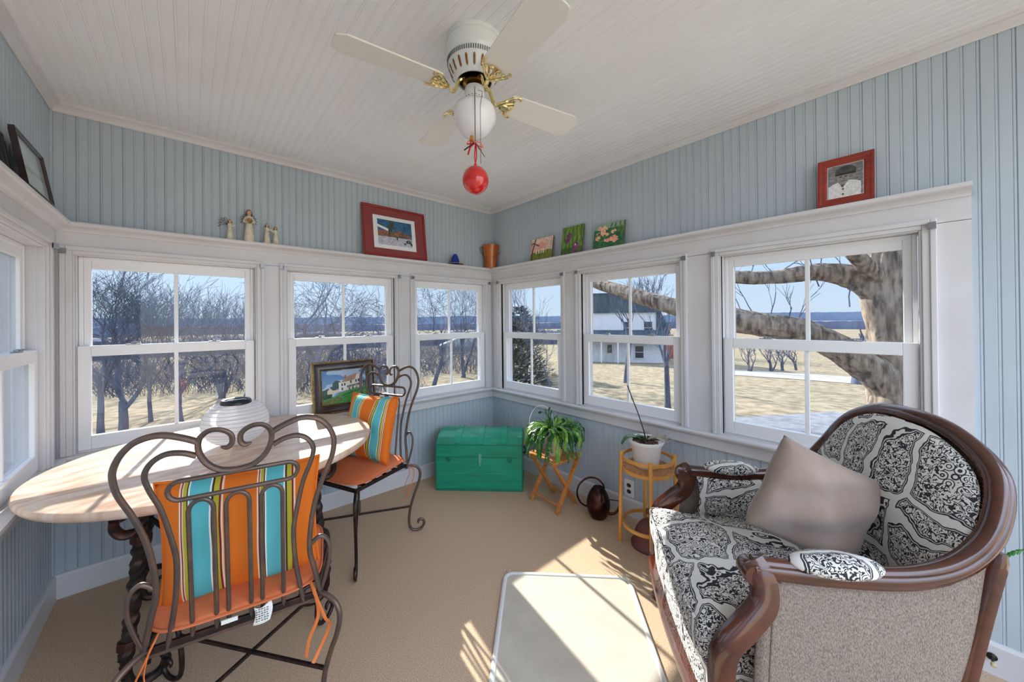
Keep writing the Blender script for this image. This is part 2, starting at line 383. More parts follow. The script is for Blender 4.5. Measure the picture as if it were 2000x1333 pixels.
# ---- iron dining chairs
LEAN = radians(7); ZN = .43
def bp(x, h):  # point on the leaning back plane
    return (x, -h*sin(LEAN), ZN+h*cos(LEAN))
def make_chair(name, label, loc, rz):
    t = thing(name, label, 'chair', loc, rz)
    outer = [(.085, .589), (.12, .608), (.165, .623), (.21, .614), (.24, .585), (.257, .545), (.258, .51), (.25, .47), (.225, .405), (.203, .33), (.19, .24), (.188, .16), (.20, .10), (.213, .03), (.22, 0)]
    inner = [(.09, .549), (.12, .564), (.155, .567), (.184, .549), (.199, .515), (.19, .47), (.168, .405), (.148, .30), (.142, .24), (.147, .14), (.161, .04), (.17, -.01)]
    heart = [(0, .490), (.038, .497), (.068, .522), (.085, .560), (.084, .596), (.064, .617), (.036, .617), (.013, .600), (.010, .575), (.021, .562), (.036, .566)]
    hip = [(.192, .185), (.218, .205), (.242, .180), (.247, .125), (.237, .068), (.220, .006)]
    for s_ in (-1, 1):
        for pl, r, nm in ((outer, .0092, 'back_post'), (inner, .0082, 'back_post'), (heart, [.0088]*54+[.0080, .0072, .006, .005, .0042, .0034, .003], 'heart_scroll'), (hip, .0070, 'hip_loop')):
            P = smoothpts([bp(s_*x, h) for x, h in pl], 6)
            if nm == 'heart_scroll': r = [.0088]*(len(P)-8)+[.0085, .008, .0075, .007, .006, .005, .004, .003]
            MB().tube(P, r, 10, flat=.8).build(nm, M_iron, t, smooth=True)
    rr = .027
    slot = [bp(sx*(.128)+sx2*rr*1.0*cos(a), .456+.028*sin(a)) for sx, sx2, a in
            [(-1, 1, pi/2+i*pi/8) for i in range(9)]+[(1, 1, -pi/2+i*pi/8) for i in range(9)]]
    MB().tube(slot, .0068, 8, closed=True).build('back_slot', M_iron, t, smooth=True)
    for cx in (-.085, .0, .085):
        L = [bp(cx-.028, -.008), bp(cx-.028, .2), bp(cx-.028, .375)]+[bp(cx+.028*cos(a), .385+.033*sin(a)) for a in [pi-i*pi/10 for i in range(11)]]+[bp(cx+.028, .375), bp(cx+.028, .2), bp(cx+.028, -.008)]
        MB().tube(L, .0062, 8).build('back_loop', M_iron, t, smooth=True)
    MB().bar(bp(-.222, -.01), bp(.222, -.01), .012, .022).build('back_rail', M_iron, t, bevel=.002)
    # seat frame
    sw, sd = .215, .40; zs = .435
    f = MB(); 
    for p, q in (((-sw, .0, zs), (-sw, sd, zs)), ((sw, 0, zs), (sw, sd, zs)), ((-sw, sd, zs), (sw, sd, zs)), ((-sw, 0, zs-.006), (sw, 0, zs-.006))): f.bar(p, q, .012, .02)
    for k_ in range(1, 5): f.bar((-sw, sd*k_/5, zs-.004), (sw, sd*k_/5, zs-.004), .03, .004)
    f.build('seat_frame', M_irondark, t, bevel=.0015)
    prof = [(.0, .43), (.035, .425), (.068, .405), (.082, .365), (.072, .31), (.045, .24), (.022, .165), (.012, .10), (.012, .055), (.024, .022), (.050, .008), (.082, .012), (.103, .036), (.100, .062), (.080, .072), (.066, .060), (.070, .048)]
    for sx, sy, cx, cy in ((-1, -1, -sw, 0), (1, -1, sw, 0), (1, 1, sw, sd), (-1, 1, -sw, sd)):
        P = smoothpts([(cx+sx*r*.7071, cy+sy*r*.7071, z) for r, z in prof], 5)
        n_ = len(P); R = [.0085]*(n_-10)+[.0085*(1-.055*i) for i in range(10)]
        MB().tube(P, R, 10).build('leg', M_iron if sy < 0 else M_irondark, t, smooth=True)
    for a, b in (((-sw, 0), (sw, sd)), ((sw, 0), (-sw, sd))):
        d = Vector((b[0]-a[0], b[1]-a[1])).normalized()*.018
        z_ = .165 if a[0] < 0 else .177
        MB().bar((a[0]-d.x, a[1]-d.y, z_), (b[0]+d.x, b[1]+d.y, z_), .010, .012).build('stretcher', M_irondark, t, bevel=.002)
    return t
RZ1, RZ2 = -.192, 1.972
C1, C2 = (.1175, 1.409, 0), (.955, 2.385, 0)
make_chair('iron_dining_chair', 'wrought iron scroll-back dining chair in the foreground with its back to the camera', C1, RZ1)
make_chair('iron_dining_chair', 'wrought iron scroll-back dining chair at the far side of the table by the corner windows', C2, RZ2)
def local(C, rz, p): return (C[0]+cos(rz)*p[0]-sin(rz)*p[1], C[1]+sin(rz)*p[0]+cos(rz)*p[1], C[2]+p[2])
def seat_cushion(label, C, rz, tagged):
    t = thing('seat_cushion', label, 'cushion', local(C, rz, (0, .205, .441)), rz, 'orange tie-on seat pads')
    n = 26; mb = MB(); wx, wy = .236, .222
    for sg in (1, -1):
        def fn(u, v, sg=sg):
            a = 2*u-1; b = 2*v-1
            # superellipse corners
            k = max(abs(a), abs(b)); l = (abs(a)**5+abs(b)**5)**(1/5) if k > 0 else 1; sc = k/l if l else 1
            prof_ = (1-k**6)**.5
            zz = .030+sg*(.012+.018*(1-k**3))*prof_ if k < .999 else .030
            return (a*sc*wx*(1+.06*b), b*sc*wy, zz+.004*sin(6*a+4*b)*(1-k))
        mb.grid(fn, n, n)
    weld(mb.build('pad', M_orange, t, smooth=True))
    pipe = []
    for i in range(60):
        th = 2*pi*i/60; a, b = cos(th), sin(th); l = (abs(a)**5+abs(b)**5)**.2; a /= l; b /= l
        pipe.append((a*wx*(1+.06*b), b*wy, .030))
    MB().tube(pipe, .004, 6, closed=True).build('piping', M_orange, t, smooth=True)
    for s_ in (-1, 1):
        for q in (0, 1):
            rnd = random.Random(s_*3+q); mb = MB()
            P = smoothpts([(s_*.19, -.19, .025), (s_*.205, -.225, -.01), (s_*(.21+.02*q), -.235-.02*q, -.07), (s_*(.185+.06*q), -.225+.02*q, -.14), (s_*(.175+.02*q), -.22, -.20-.03*q)], 5)
            mb.tube(P, .006, 6, flat=.3); mb.build('tie', mat('orange_tie', (236, 128, 62), .8), t, smooth=True)
    if tagged:
        mb = MB(); mb.grid(lambda u, v: (.035+.045*u+.004*sin(4*v), -.222-.004*sin(5*u+3*v), .022-.055*v-.006*sin(4*u)), 8, 8)
        o = mb.build('care_label', mat('white_label', (236, 236, 232), .7), t, smooth=True, fixn=False); sol = o.modifiers.new('s', 'SOLIDIFY'); sol.thickness = .0008
        q = MB()
        for r_ in range(6):
            z_ = .014-.007*r_; 
            for c_ in range(5): q.box((.040+.007*c_, -.2305, z_), (.040+.007*c_+(.005 if (r_+c_) % 3 else .003), -.2295, z_+.002))
        q.build('label_print', M_dark, o)
        mb = MB(); mb.box((-.045, -.226, .004), (-.005, -.222, .016)); mb.build('care_label', mat('white_label', (236, 236, 232), .7), t)
seat_cushion('orange tie-on seat cushion on the foreground chair, white care label hanging behind', C1, RZ1, True)
seat_cushion('orange tie-on seat cushion on the far chair beside the trunk', C2, RZ2, False)
def pillow(name, label, loc, rot, w_, d_, h_, m, seed, group=None, wob=.12, pipe=True, pinch=.07):
    o = weld(cushion_mesh(w_, d_, h_, 30, pinch, 0, wob, seed).build(name, m, None, smooth=True))
    o.location = loc; o.rotation_euler = rot
    tag(o, label, 'pillow', group)
    if pipe:
        P = []
        for k_ in range(4):
            for i in range(14):
                s_ = -1+2*i/14; a, b = [(s_, -1), (1, s_), (-s_, 1), (-1, -s_)][k_]
                P.append((a*(1-pinch*(1-b*b))*w_/2, .002*sin(9*(a-b)), b*(1-pinch*(1-a*a))*d_/2))
        MB().tube(P, .0045, 6, closed=True).build('piping', m, o, smooth=True)
    return o
pillow('striped_pillow', 'orange and turquoise striped pillow standing against the foreground chair back', local(C1, RZ1, (.004, .095, .668)), (radians(7), 0, RZ1), .435, .415, .14, M_stripe, 3)
pillow('striped_pillow', 'orange and turquoise striped pillow leaning on the far chair back', local(C2, RZ2, (-.02, .12, .685)), (radians(14), 0, RZ2), .39, .40, .13, M_stripe, 5)

# ---- table
M_tabletop = mat('whitewashed_pine', (226, 196, 170), .38, noise=(6, (196, 150, 118), (1, 7, 1), 6), bump=(40, .12, (1, 9, 1)), spec=.5)
def tabletop_mat():
    m = bpy.data.materials.new('whitewashed_pine_top'); m.use_nodes = True; n = m.node_tree; b = n.nodes['Principled BSDF']
    t = n.nodes.new('ShaderNodeTexCoord'); mp = n.nodes.new('ShaderNodeMapping'); mp.inputs['Scale'].default_value = (2.0, 6, 1); mp.inputs['Rotation'].default_value = (0, 0, .15)
    q = n.nodes.new('ShaderNodeTexNoise'); q.inputs['Scale'].default_value = 3.2; q.inputs['Detail'].default_value = 8; q.inputs['Distortion'].default_value = 1.2
    r = n.nodes.new('ShaderNodeValToRGB'); e = r.color_ramp.elements
    e[0].position = .30; e[0].color = lin((188, 146, 118))+(1,); e[1].position = .72; e[1].color = lin((222, 208, 196))+(1,)
    k_ = e.new(.5); k_.color = lin((212, 184, 162))+(1,)
    n.links.new(t.outputs['Object'], mp.inputs[0]); n.links.new(mp.outputs[0], q.inputs[0]); n.links.new(q.outputs[0], r.inputs[0]); n.links.new(r.outputs[0], b.inputs['Base Color'])
    q2 = n.nodes.new('ShaderNodeTexNoise'); q2.inputs['Scale'].default_value = 60; q2.inputs['Detail'].default_value = 4; n.links.new(mp.outputs[0], q2.inputs[0])
    bb = n.nodes.new('ShaderNodeBump'); bb.inputs['Strength'].default_value = .12; bb.inputs['Distance'].default_value = .0006
    n.links.new(q2.outputs[0], bb.inputs['Height']); n.links.new(bb.outputs[0], b.inputs['Normal']); b.inputs['Roughness'].default_value = .33; return m
t = thing('oval_table', 'oval whitewashed wood table on twisted black iron legs, set in the left window corner', 'table', (.16, 2.225, 0), .2)
mb = MB(); N = 96; prof = [(.0, .0), (.97, .0), (.985, .004), (.995, .014), (.999, .026), (.993, .036), (.985, .038), (.0, .038)]
TA, TB = .64, .572
vs = []; 
for k_, (r, z) in enumerate(prof):
    for i in range(N): th = 2*pi*i/N; vs.append((r*TA*cos(th), r*TB*sin(th), .712+z))
fs = [(k_*N+i, k_*N+(i+1) % N, (k_+1)*N+(i+1) % N, (k_+1)*N+i) for k_ in range(1, len(prof)-2) for i in range(N)]
fs += [tuple(reversed([N+i for i in range(N)])), tuple([(len(prof)-2)*N+i for i in range(N)])]
mb.add(vs, fs); o = mb.build('tabletop', tabletop_mat(), t, smooth=True)
# base in table-local space
def w2t(p):
    x, y = p[0]-.16, p[1]-2.225; c, s_ = cos(-.2), sin(-.2); return Vector((c*x-s_*y, s_*x+c*y, p[2]))
def off(dx, dy, z): return w2t((.16+dx, 2.225+dy, z))
HK1, HK2 = off(-.345, -.455, .700), off(.335, -.430, .700)
ir = MB()
ir.bar(HK1, -HK1+Vector((0, 0, 1.400)), .040, .014); ir.bar(HK2+Vector((0, 0, -.002)), -HK2+Vector((0, 0, 1.398)), .040, .014)
ir.build('table_frame', M_irondark, t, bevel=.003)
for sx in (-1, 1):
    for sy in (-1, 1):
        P = smoothpts([off(sx*.285, sy*.24, .70), off(sx*.295, sy*.25, .60), off(sx*.305, sy*.26, .45), off(sx*.32, sy*.275, .28), off(sx*.335, sy*.285, .13), off(sx*.335, sy*.285, .06)], 14)
        n_ = len(P); mb = MB()
        R = [.019+.006*abs(sin(i*.6)) if 20 < i < n_-14 else .018 for i in range(n_)]
        mb.tube(P, R, 6, twist=.32); lg = mb.build('leg', M_irondark, t, smooth=True)
        for ci in (20, n_-20):
            q = MB(); d = (P[ci+1]-P[ci-1]).normalized()*.014; q.tube([P[ci]-d, P[ci]+d], .030, 8); q.build('collar', mat('rust_collar', (84, 48, 38), .5, metal=.6, noise=(40, (60, 40, 36))), lg, smooth=True, bevel=.002)
        Q = smoothpts([off(sx*.335, sy*.285, .075), off(sx*.322, sy*.285, .030), off(sx*.285, sy*.285, .016), off(sx*.245, sy*.285, .028), off(sx*.228, sy*.285, .062), off(sx*.244, sy*.285, .094), off(sx*.272, sy*.285, .094), off(sx*.276, sy*.285, .072)], 5)
        MB().tube(Q, [.017]*12+[.016]*8+[.015, .014, .013, .012, .011, .010, .009, .009, .008, .008, .008, .008, .007, .007, .006, .006, .006][:len(Q)-20], 8).build('scroll_foot', M_irondark, lg, smooth=True)
for hk, sg in ((HK1, 1), (HK2, -1), (-HK1+Vector((0, 0, 1.4)), -1), (-HK2+Vector((0, 0, 1.4)), 1)):
    e_ = Vector((cos(-.2+.7), sin(-.2+.7), 0)) if False else (off(1, 0, 0)-off(0, 0, 0)).normalized()*sg
    P = smoothpts([hk, hk+Vector((0, 0, -.026))+e_*.000, hk+Vector((0, 0, -.050))+e_*.014, hk+Vector((0, 0, -.056))+e_*.036, hk+Vector((0, 0, -.044))+e_*.056, hk+Vector((0, 0, -.026))+e_*.056], 6)
    MB().tube(P, [.017]*20+[.015, .013, .012, .011, .010, .009, .008, .007, .006, .005, .005][:len(P)-20], 8, flat=.7).build('under_scroll', M_irondark, t, smooth=True)
for sy in (-1, 1):
    MB().tube(smoothpts([off(-.31, sy*.262, .42), off(-.14, sy*.06, .30), off(0, 0, .27+.02*(sy > 0)), off(.14, -sy*.06, .30), off(.31, -sy*.262, .42)], 10), .011, 8).build('brace', M_irondark, t, smooth=True)

# ---- lantern
def cloth_lantern_mat():
    m = bpy.data.materials.new('lantern_nylon'); m.use_nodes = True; n = m.node_tree; n.nodes.clear(); o = n.nodes.new('ShaderNodeOutputMaterial')
    a = n.nodes.new('ShaderNodeBsdfDiffuse'); b = n.nodes.new('ShaderNodeBsdfTranslucent'); c = n.nodes.new('ShaderNodeBsdfTransparent'); g = n.nodes.new('ShaderNodeBsdfGlossy')
    a.inputs[0].default_value = b.inputs[0].default_value = (.9, .9, .92, 1); g.inputs['Roughness'].default_value = .3
    m1 = n.nodes.new('ShaderNodeMixShader'); m1.inputs[0].default_value = .55; m2 = n.nodes.new('ShaderNodeMixShader'); m2.inputs[0].default_value = .14; m3 = n.nodes.new('ShaderNodeMixShader'); m3.inputs[0].default_value = .06
    n.links.new(a.outputs[0], m1.inputs[1]); n.links.new(b.outputs[0], m1.inputs[2]); n.links.new(m1.outputs[0], m2.inputs[1]); n.links.new(c.outputs[0], m2.inputs[2])
    n.links.new(m2.outputs[0], m3.inputs[1]); n.links.new(g.outputs[0], m3.inputs[2]); n.links.new(m3.outputs[0], o.inputs[0]); return m
t = thing('nylon_lantern', 'round white ribbed cloth lantern with a black solar cap, on the oval table', 'lantern', (.175, 2.255, .7505))
R_, H_ = .138, .112
prof = []
for i in range(0, 161):
    a = -pi/2+pi*i/160
    r = R_*max(cos(a), 0)**.92; z = H_*sin(a)+H_
    if z > .201: break
    r2 = r-.0022*abs(sin(i*pi/8))
    if i == 0: r2 = .02
    prof.append((max(r2, .02), z))
mb = MB(); mb.lathe([(p[0], p[1]) for p in prof], 48, cap=False); mb.build('shade', cloth_lantern_mat(), t, smooth=True)
for i in range(8, 136, 8):
    r, z = prof[min(i, len(prof)-1)]
    MB().tube([(r*cos(k_*pi/24), r*sin(k_*pi/24), z) for k_ in range(48)], .0012, 5, closed=True).build('wire_hoop', mat('hoop_grey', (196, 196, 204), .5), t, smooth=True)
ZC = .198
mb = MB(); mb.lathe([(.058, ZC), (.064, ZC+.004), (.062, ZC+.018), (.056, ZC+.024), (.048, ZC+.022), (.046, ZC+.012)], 40, cap=False); mb.build('cap_ring', M_dark, t, smooth=True)
mb = MB(); mb.lathe([(.047, ZC+.010), (.047, ZC+.014)], 32); c = mb.build('solar_panel', mat('solar_blue', (40, 50, 66), .12, coat=.6), t, smooth=True)
MB().tube([(-.046, 0, ZC+.016), (-.03, 0, ZC+.021), (.03, 0, ZC+.021), (.046, 0, ZC+.016)], .0025, 6).build('carry_wire', M_metal, t, smooth=True)

# ---- pictures: flat images painted on a fine grid
def picture(name, w_, h_, nx, ny, fn, parent=None, rough=.35):
    """front face looks to -y, x right, z up, origin at the lower left"""
    me = bpy.data.meshes.new(name); vs = []; fs = []; cs = []
    for j in range(ny+1):
        for i in range(nx+1): vs.append((w_*i/nx, 0, h_*j/ny))
    for j in range(ny):
        for i in range(nx):
            fs.append((j*(nx+1)+i, j*(nx+1)+i+1, (j+1)*(nx+1)+i+1, (j+1)*(nx+1)+i)); cs.append(fn((i+.5)/nx, (j+.5)/ny))
    me.from_pydata(vs, [], fs); at = me.color_attributes.new('paint', 'FLOAT_COLOR', 'CORNER')
    buf = []
    for c in cs: buf += list(lin(c)+(1,))*4
    at.data.foreach_set('color', buf)
    m = bpy.data.materials.new(name+'_paint'); m.use_nodes = True; n = m.node_tree; b = n.nodes['Principled BSDF']; b.inputs['Roughness'].default_value = rough
    a = n.nodes.new('ShaderNodeVertexColor'); a.layer_name = 'paint'; n.links.new(a.outputs[0], b.inputs['Base Color']); me.materials.append(m)
    o = bpy.data.objects.new(name, me); COL.objects.link(o)
    if parent: o.parent = parent
    return o
def hsh(i, j, k_=0):
    v = sin(i*127.1+j*311.7+k_*74.7)*43758.5453; return v-math.floor(v)
def vn(x, y, s_, k_=0):
    x *= s_; y *= s_; i, j = math.floor(x), math.floor(y); fx, fy = x-i, y-j; fx = fx*fx*(3-2*fx); fy = fy*fy*(3-2*fy)
    return (hsh(i, j, k_)*(1-fx)+hsh(i+1, j, k_)*fx)*(1-fy)+(hsh(i, j+1, k_)*(1-fx)+hsh(i+1, j+1, k_)*fx)*fy
def mixc(a, b, t_): t_ = max(0, min(1, t_)); return tuple(x+(y-x)*t_ for x, y in zip(a, b))
def inpoly(x, y, P):
    c = False; n = len(P)
    for i in range(n):
        x0, y0 = P[i]; x1, y1 = P[i-1]
        if (y0 > y) != (y1 > y) and x < (x1-x0)*(y-y0)/(y1-y0)+x0: c = not c
    return c
def frame_mesh(w_, h_, fw, d, prof=None):
    """picture frame ring lying in xz, front at y=-d ; mitred with a moulded profile"""
    prof = prof or [(0, 0), (0, -d), (fw*.25, -d), (fw*.45, -d*.8), (fw*.8, -d*.7), (fw, -d*.45), (fw, 0)]
    mb = MB(); n = len(prof); C_ = [(0, 0, 1, 1), (w_, 0, -1, 1), (w_, h_, -1, -1), (0, h_, 1, -1)]
    vs = [(cx+sx*p[0], p[1], cz+sz*p[0]) for cx, cz, sx, sz in C_ for p in prof]
    mb.add(vs, [(k_*n+i, k_*n+(i+1) % n, ((k_+1) % 4)*n+(i+1) % n, ((k_+1) % 4)*n+i) for k_ in range(4) for i in range(n)])
    return mb
# painting of the house on the sill
def house_paint(x, y):
    g = vn(x, y, 40, 1)
    hill = .16+.30*x-.02*sin(8*x)
    c = mixc((150, 185, 215), (70, 120, 180), y*1.3-.3+.3*vn(x, y, 6))
    if vn(x, y*2.2, 5, 3) > .6: c = mixc(c, (225, 230, 235), .6)
    if y < .42+.06*vn(x, 0, 14) and x > .0 and x < .22: c = mixc((28, 62, 52), (50, 96, 58), g)
    if (x-.33)**2*1.6+(y-.56)**2 < .012+.006*g: c = mixc((22, 58, 60), (44, 88, 60), g)
    if (x-.93)**2*1.6+(y-.50)**2 < .012: c = (30, 66, 60)
    gold = (236, 228, 214)
    if inpoly(x, y, [(.12, .30), (.12, .40), (.17, .47), (.24, .43), (.24, .30)]): c = (226, 214, 180)
    if inpoly(x, y, [(.17, .50), (.22, .52), (.38, .40), (.36, .36), (.25, .38)]): c = (56, 58, 66)
    if inpoly(x, y, [(.24, .30), (.38, .34), (.38, .42), (.24, .40)]): c = (222, 214, 196)
    if inpoly(x, y, [(.37, .34), (.90, .42), (.90, .66), (.80, .84), (.72, .66), (.37, .62)]): c = gold
    if inpoly(x, y, [(.42, .60), (.53, .76), (.80, .86), (.73, .66)]): c = (176, 138, 112)
    if inpoly(x, y, [(.50, .72), (.50, .82), (.54, .82), (.54, .74)]): c = (150, 96, 80)
    if inpoly(x, y, [(.56, .50), (.90, .56), (.95, .50), (.54, .44)]): c = (64, 72, 84)
    for wx_, wy_ in ((.44, .54), (.50, .55), (.64, .60), (.76, .62), (.82, .63), (.88, .64), (.44, .42), (.60, .41), (.68, .42), (.76, .43), (.84, .44)):
        if abs(x-wx_) < .018 and abs(y-wy_) < .04: c = (52, 62, 92)
    if abs((x*26) % 1-.5) < .12 and .56 < x < .95 and .38+.06*x < y < .46+.08*x: c = gold
    if y < hill: c = mixc((40, 130, 50), (96, 176, 70), g); c = mixc(c, (24, 84, 48), .7 if abs(y-hill+.10-.05*x) < .018 else 0)
    if y < hill-.05 and x < .42 and y > hill-.17: c = mixc((88, 104, 60), (150, 140, 76), g)
    if y > hill and y < hill+.035 and x > .35 and g > .45: c = (110, 140, 60)
    return c
M_goldwood = mat('gilt_edge', (176, 148, 84), .35, metal=.6, noise=(30, (120, 96, 50)))
M_darkwood = mat('dark_walnut', (62, 38, 28), .3, noise=(12, (44, 26, 20), (1, 1, 6)), coat=.3)
t = thing('framed_house_painting', 'framed painting of a white farmhouse on a green hill, leaning on the middle back window', 'painting', (.640, 2.795, .6975), 0, rot=(radians(-7.5), 0, radians(1)))
FW, FH = .435, .365
frame_mesh(FW, FH, .058, .030, [(0, 0), (0, -.020), (.006, -.030), (.012, -.030), (.016, -.020), (.030, -.016), (.050, -.020), (.058, -.012), (.058, 0)]).build('frame', M_darkwood, t, smooth=True)
frame_mesh(FW+.004, FH+.004, .012, .030, [(0, 0), (0, -.024), (.008, -.032), (.012, -.028), (.012, 0)]).xf(Matrix.Translation((-.002, -.0005, -.002))).build('gilt_edge', M_goldwood, t, smooth=True)
q = frame_mesh(FW-.112, FH-.112, .008, .014, [(0, 0), (0, -.013), (.004, -.016), (.008, -.010), (.008, 0)]).xf(Matrix.Translation((.056, 0, .056))); q.build('gilt_slip', M_goldwood, t, smooth=True)
o = picture('canvas', FW-.12, FH-.12, 120, 92, house_paint, t, .3); o.location = (.060, -.008, .060)
MB().box((.01, -.006, .01), (FW-.01, .0, FH-.01)).build('backing', M_darkwood, t)

# winter street print in a red frame on the ledge
ZS = 1.857
def street_paint(x, y):
    g = vn(x, y, 34, 2); c = mixc((70, 120, 160), (40, 96, 140), y+.4*g-.3)
    if vn(x, y, 22, 5) > .62 and y > .45: c = mixc(c, (30, 60, 80), .6)
    if abs(x-.36-.05*sin(9*y)) < .07+.05*(1-y) and y > .34: c = mixc((38, 62, 50), (86, 98, 74), g)
    if y < .60-.05*sin(12*x) and x < .30: c = mixc((170, 108, 78), (110, 80, 70), g)
    if abs(y-(.74-.45*x)) < .05 and x < .30: c = (226, 234, 240)
    if .30 < y < .62-.35*abs(x-.62) and .34 < x < .95: c = mixc((176, 110, 70), (70, 70, 78), vn(x, y, 18, 8))
    if abs(x-.60) < .012 and y < .72: c = (120, 90, 70)
    if y < .34: c = mixc((150, 160, 190), (214, 208, 214), g); 
    if .02 < y < .36 and x > .74 and abs(vn(x, y, 9, 4)-.5) < .16: c = (52, 62, 56)
    if abs(x-.55) < .02 and .22 < y < .38: c = (40, 40, 50)
    return c
M_redframe = mat('red_lacquer_frame', (142, 26, 26), .25, coat=.4)
M_matboard = mat('maroon_mat_board', (140, 66, 66), .9)
M_paper = mat('white_paper', (228, 232, 236), .8)
t = thing('framed_street_print', 'red framed print of a snowy street with a maroon mat, on the back wall ledge', 'picture', (.985, YB-.062, ZS+.001), rot=(radians(-8), 0, radians(0)))
frame_mesh(.525, .405, .016, .022).build('frame', M_redframe, t)
MB().box((.010, -.010, .010), (.515, -.004, .395)).build('mat_board', M_matboard, t)
MB().box((.085, -.0112, .065), (.435, -.0100, .330)).build('print_border', M_paper, t)
o = picture('print', .285, .205, 90, 66, street_paint, t, .5); o.location = (.118, -.0116, .096)
# small canvases on the right ledge (turned to face -x)
def c1p(x, y):
    g = vn(x, y, 14, 11); c = mixc((236, 196, 170), (226, 150, 140), vn(x, y, 7, 12))
    if y > .75 and g > .45: c = (240, 214, 196)
    if x > .72 and .2 < y < .86: c = mixc((236, 226, 206), (196, 160, 150), vn(x*4, y, 7, 3))
    if y < .34+.1*vn(x, 0, 5): c = mixc((150, 146, 50), (92, 112, 46), g)
    if .30 < y < .5 and abs((x*9) % 1-.5) < .2 and .2 < x < .72: c = (244, 236, 226)
    if abs(x-.08-.22*max(0, y-.45)) < .03 or (abs(y-.82+.6*abs(x-.1)) < .03 and x < .4): c = (84, 60, 74)
    return c
def c2p(x, y):
    g = vn(x, y*.4, 18, 13); c = mixc((86, 128, 48), (134, 168, 66), g)
    if abs(((x*5+.5*y+.8*vn(x, y, 3, 41)) % 1)-.5) < .10*(.4+vn(x, y, 5, 42)): c = (48, 86, 46)
    if y < .25: c = mixc(c, (40, 66, 44), .5)
    for a_, b_, r in ((.36, .66, .13), (.30, .50, .11), (.70, .30, .14), (.66, .12, .12)):
        d = sqrt((x-a_)**2+((y-b_)*1.25)**2)
        if d < r*(.8+.4*vn(x, y, 16, 15)): c = mixc((92, 36, 80), (160, 100, 150), vn(x, y, 24, 16))
    if (x-.68)**2+(y-.32)**2 < .0012: c = (240, 220, 230)
    return c
def c3p(x, y):
    g = vn(x, y, 13, 17); c = mixc((24, 84, 66), (70, 130, 70), g)
    if y > .8: c = mixc((170, 196, 190), c, .3)
    if y > .5 and x > .55 and abs(((x*7-2*y+.6*vn(x, y, 4, 43)) % 1)-.5) < .18: c = mixc((60, 74, 44), (130, 150, 70), g)
    for a_, b_, r in ((.30, .80, .15), (.26, .62, .13), (.42, .52, .09), (.15, .45, .10), (.66, .62, .08), (.50, .30, .12), (.62, .34, .15), (.70, .26, .10)):
        d = sqrt((x-a_)**2+((y-b_)*1.1)**2)
        if d < r*(.5+.9*vn(x, y, 11, 19)) and vn(x, y, 19, 44) > .3: c = mixc((236, 130, 120) if y < .45 else (232, 160, 130), (248, 214, 170), vn(x, y, 20, 18))
    return c
M_canvasedge = mat('canvas_edge', (92, 96, 70), .8)
for nm, y1, w_, h_, fn, lb in (('small_canvas', 2.240, .248, .190, c1p, 'small canvas of white columns under pink blossom'),
                         ('small_canvas', 1.893, .205, .226, c2p, 'upright small canvas of purple irises'),
                         ('small_canvas', 1.585, .250, .180, c3p, 'small canvas of pink and peach roses')):
    t = thing(nm, lb+', on the right wall ledge', 'painting', (XR-.055, y1, ZS+.001), rot=(radians(-9), 0, -pi/2), group=None)
    MB().box((0, .0, 0), (w_, .012, h_)).build('stretched_canvas', M_canvasedge, t)
    o = picture('painted_face', w_, h_, 60, 54, fn, t, .4); o.location = (0, -.0006, 0)
# child photo in a red wood frame
def photo_paint(x, y):
    g = vn(x, y, 22, 21); c = mixc((92, 92, 92), (150, 150, 150), vn(x, y*3, 12, 20))
    if y < .50-.6*(x-.5)**2 and abs(x-.48) < .46: c = mixc((196, 196, 196), (236, 236, 236), vn(x, y, 30, 22))
    if inpoly(x, y, [(.30, .52), (.42, .28), (.60, .50), (.45, .44)]): c = (70, 70, 70)
    if ((x-.44)/.17)**2+((y-.58)/.20)**2 < 1: c = mixc((110, 108, 106), (160, 156, 152), g*.5+.3)
    if abs(y-.63) < .014 and (abs(x-.38) < .035 or abs(x-.52) < .035): c = (40, 40, 40)
    if abs(y-.50) < .012 and abs(x-.45) < .06: c = (60, 56, 56)
    if abs(x-.455) < .018 and .54 < y < .60: c = (84, 82, 80)
    if ((x-.52)/.30)**2+((y-.80)/.16)**2 < 1 and y > .68: c = mixc((44, 46, 48), (84, 86, 88), vn(x, y, 9, 23))
    if abs(y-.71) < .03 and .22 < x < .80: c = (34, 34, 36)
    for b_ in (.24, .08): 
        if (x-.44)**2+(y-b_)**2 < .0009: c = (60, 60, 60)
    return c
t = thing('framed_child_photo', 'black and white photo of a child in a cap, red wood frame, right ledge', 'photo', (XR-.055, .312, ZS+.001), rot=(radians(-7), 0, -pi/2))
M_redwood = mat('red_mahogany', (148, 40, 18), .3, noise=(9, (120, 26, 12), (1, 1, 8)), coat=.3)
frame_mesh(.190, .222, .034, .014).build('frame', M_redwood, t)
MB().box((.028, -.0056, .028), (.162, -.004, .194)).build('photo_border', M_paper, t)
o = picture('photo', .118, .150, 70, 88, photo_paint, t, .3); o.location = (.036, -.0062, .036)
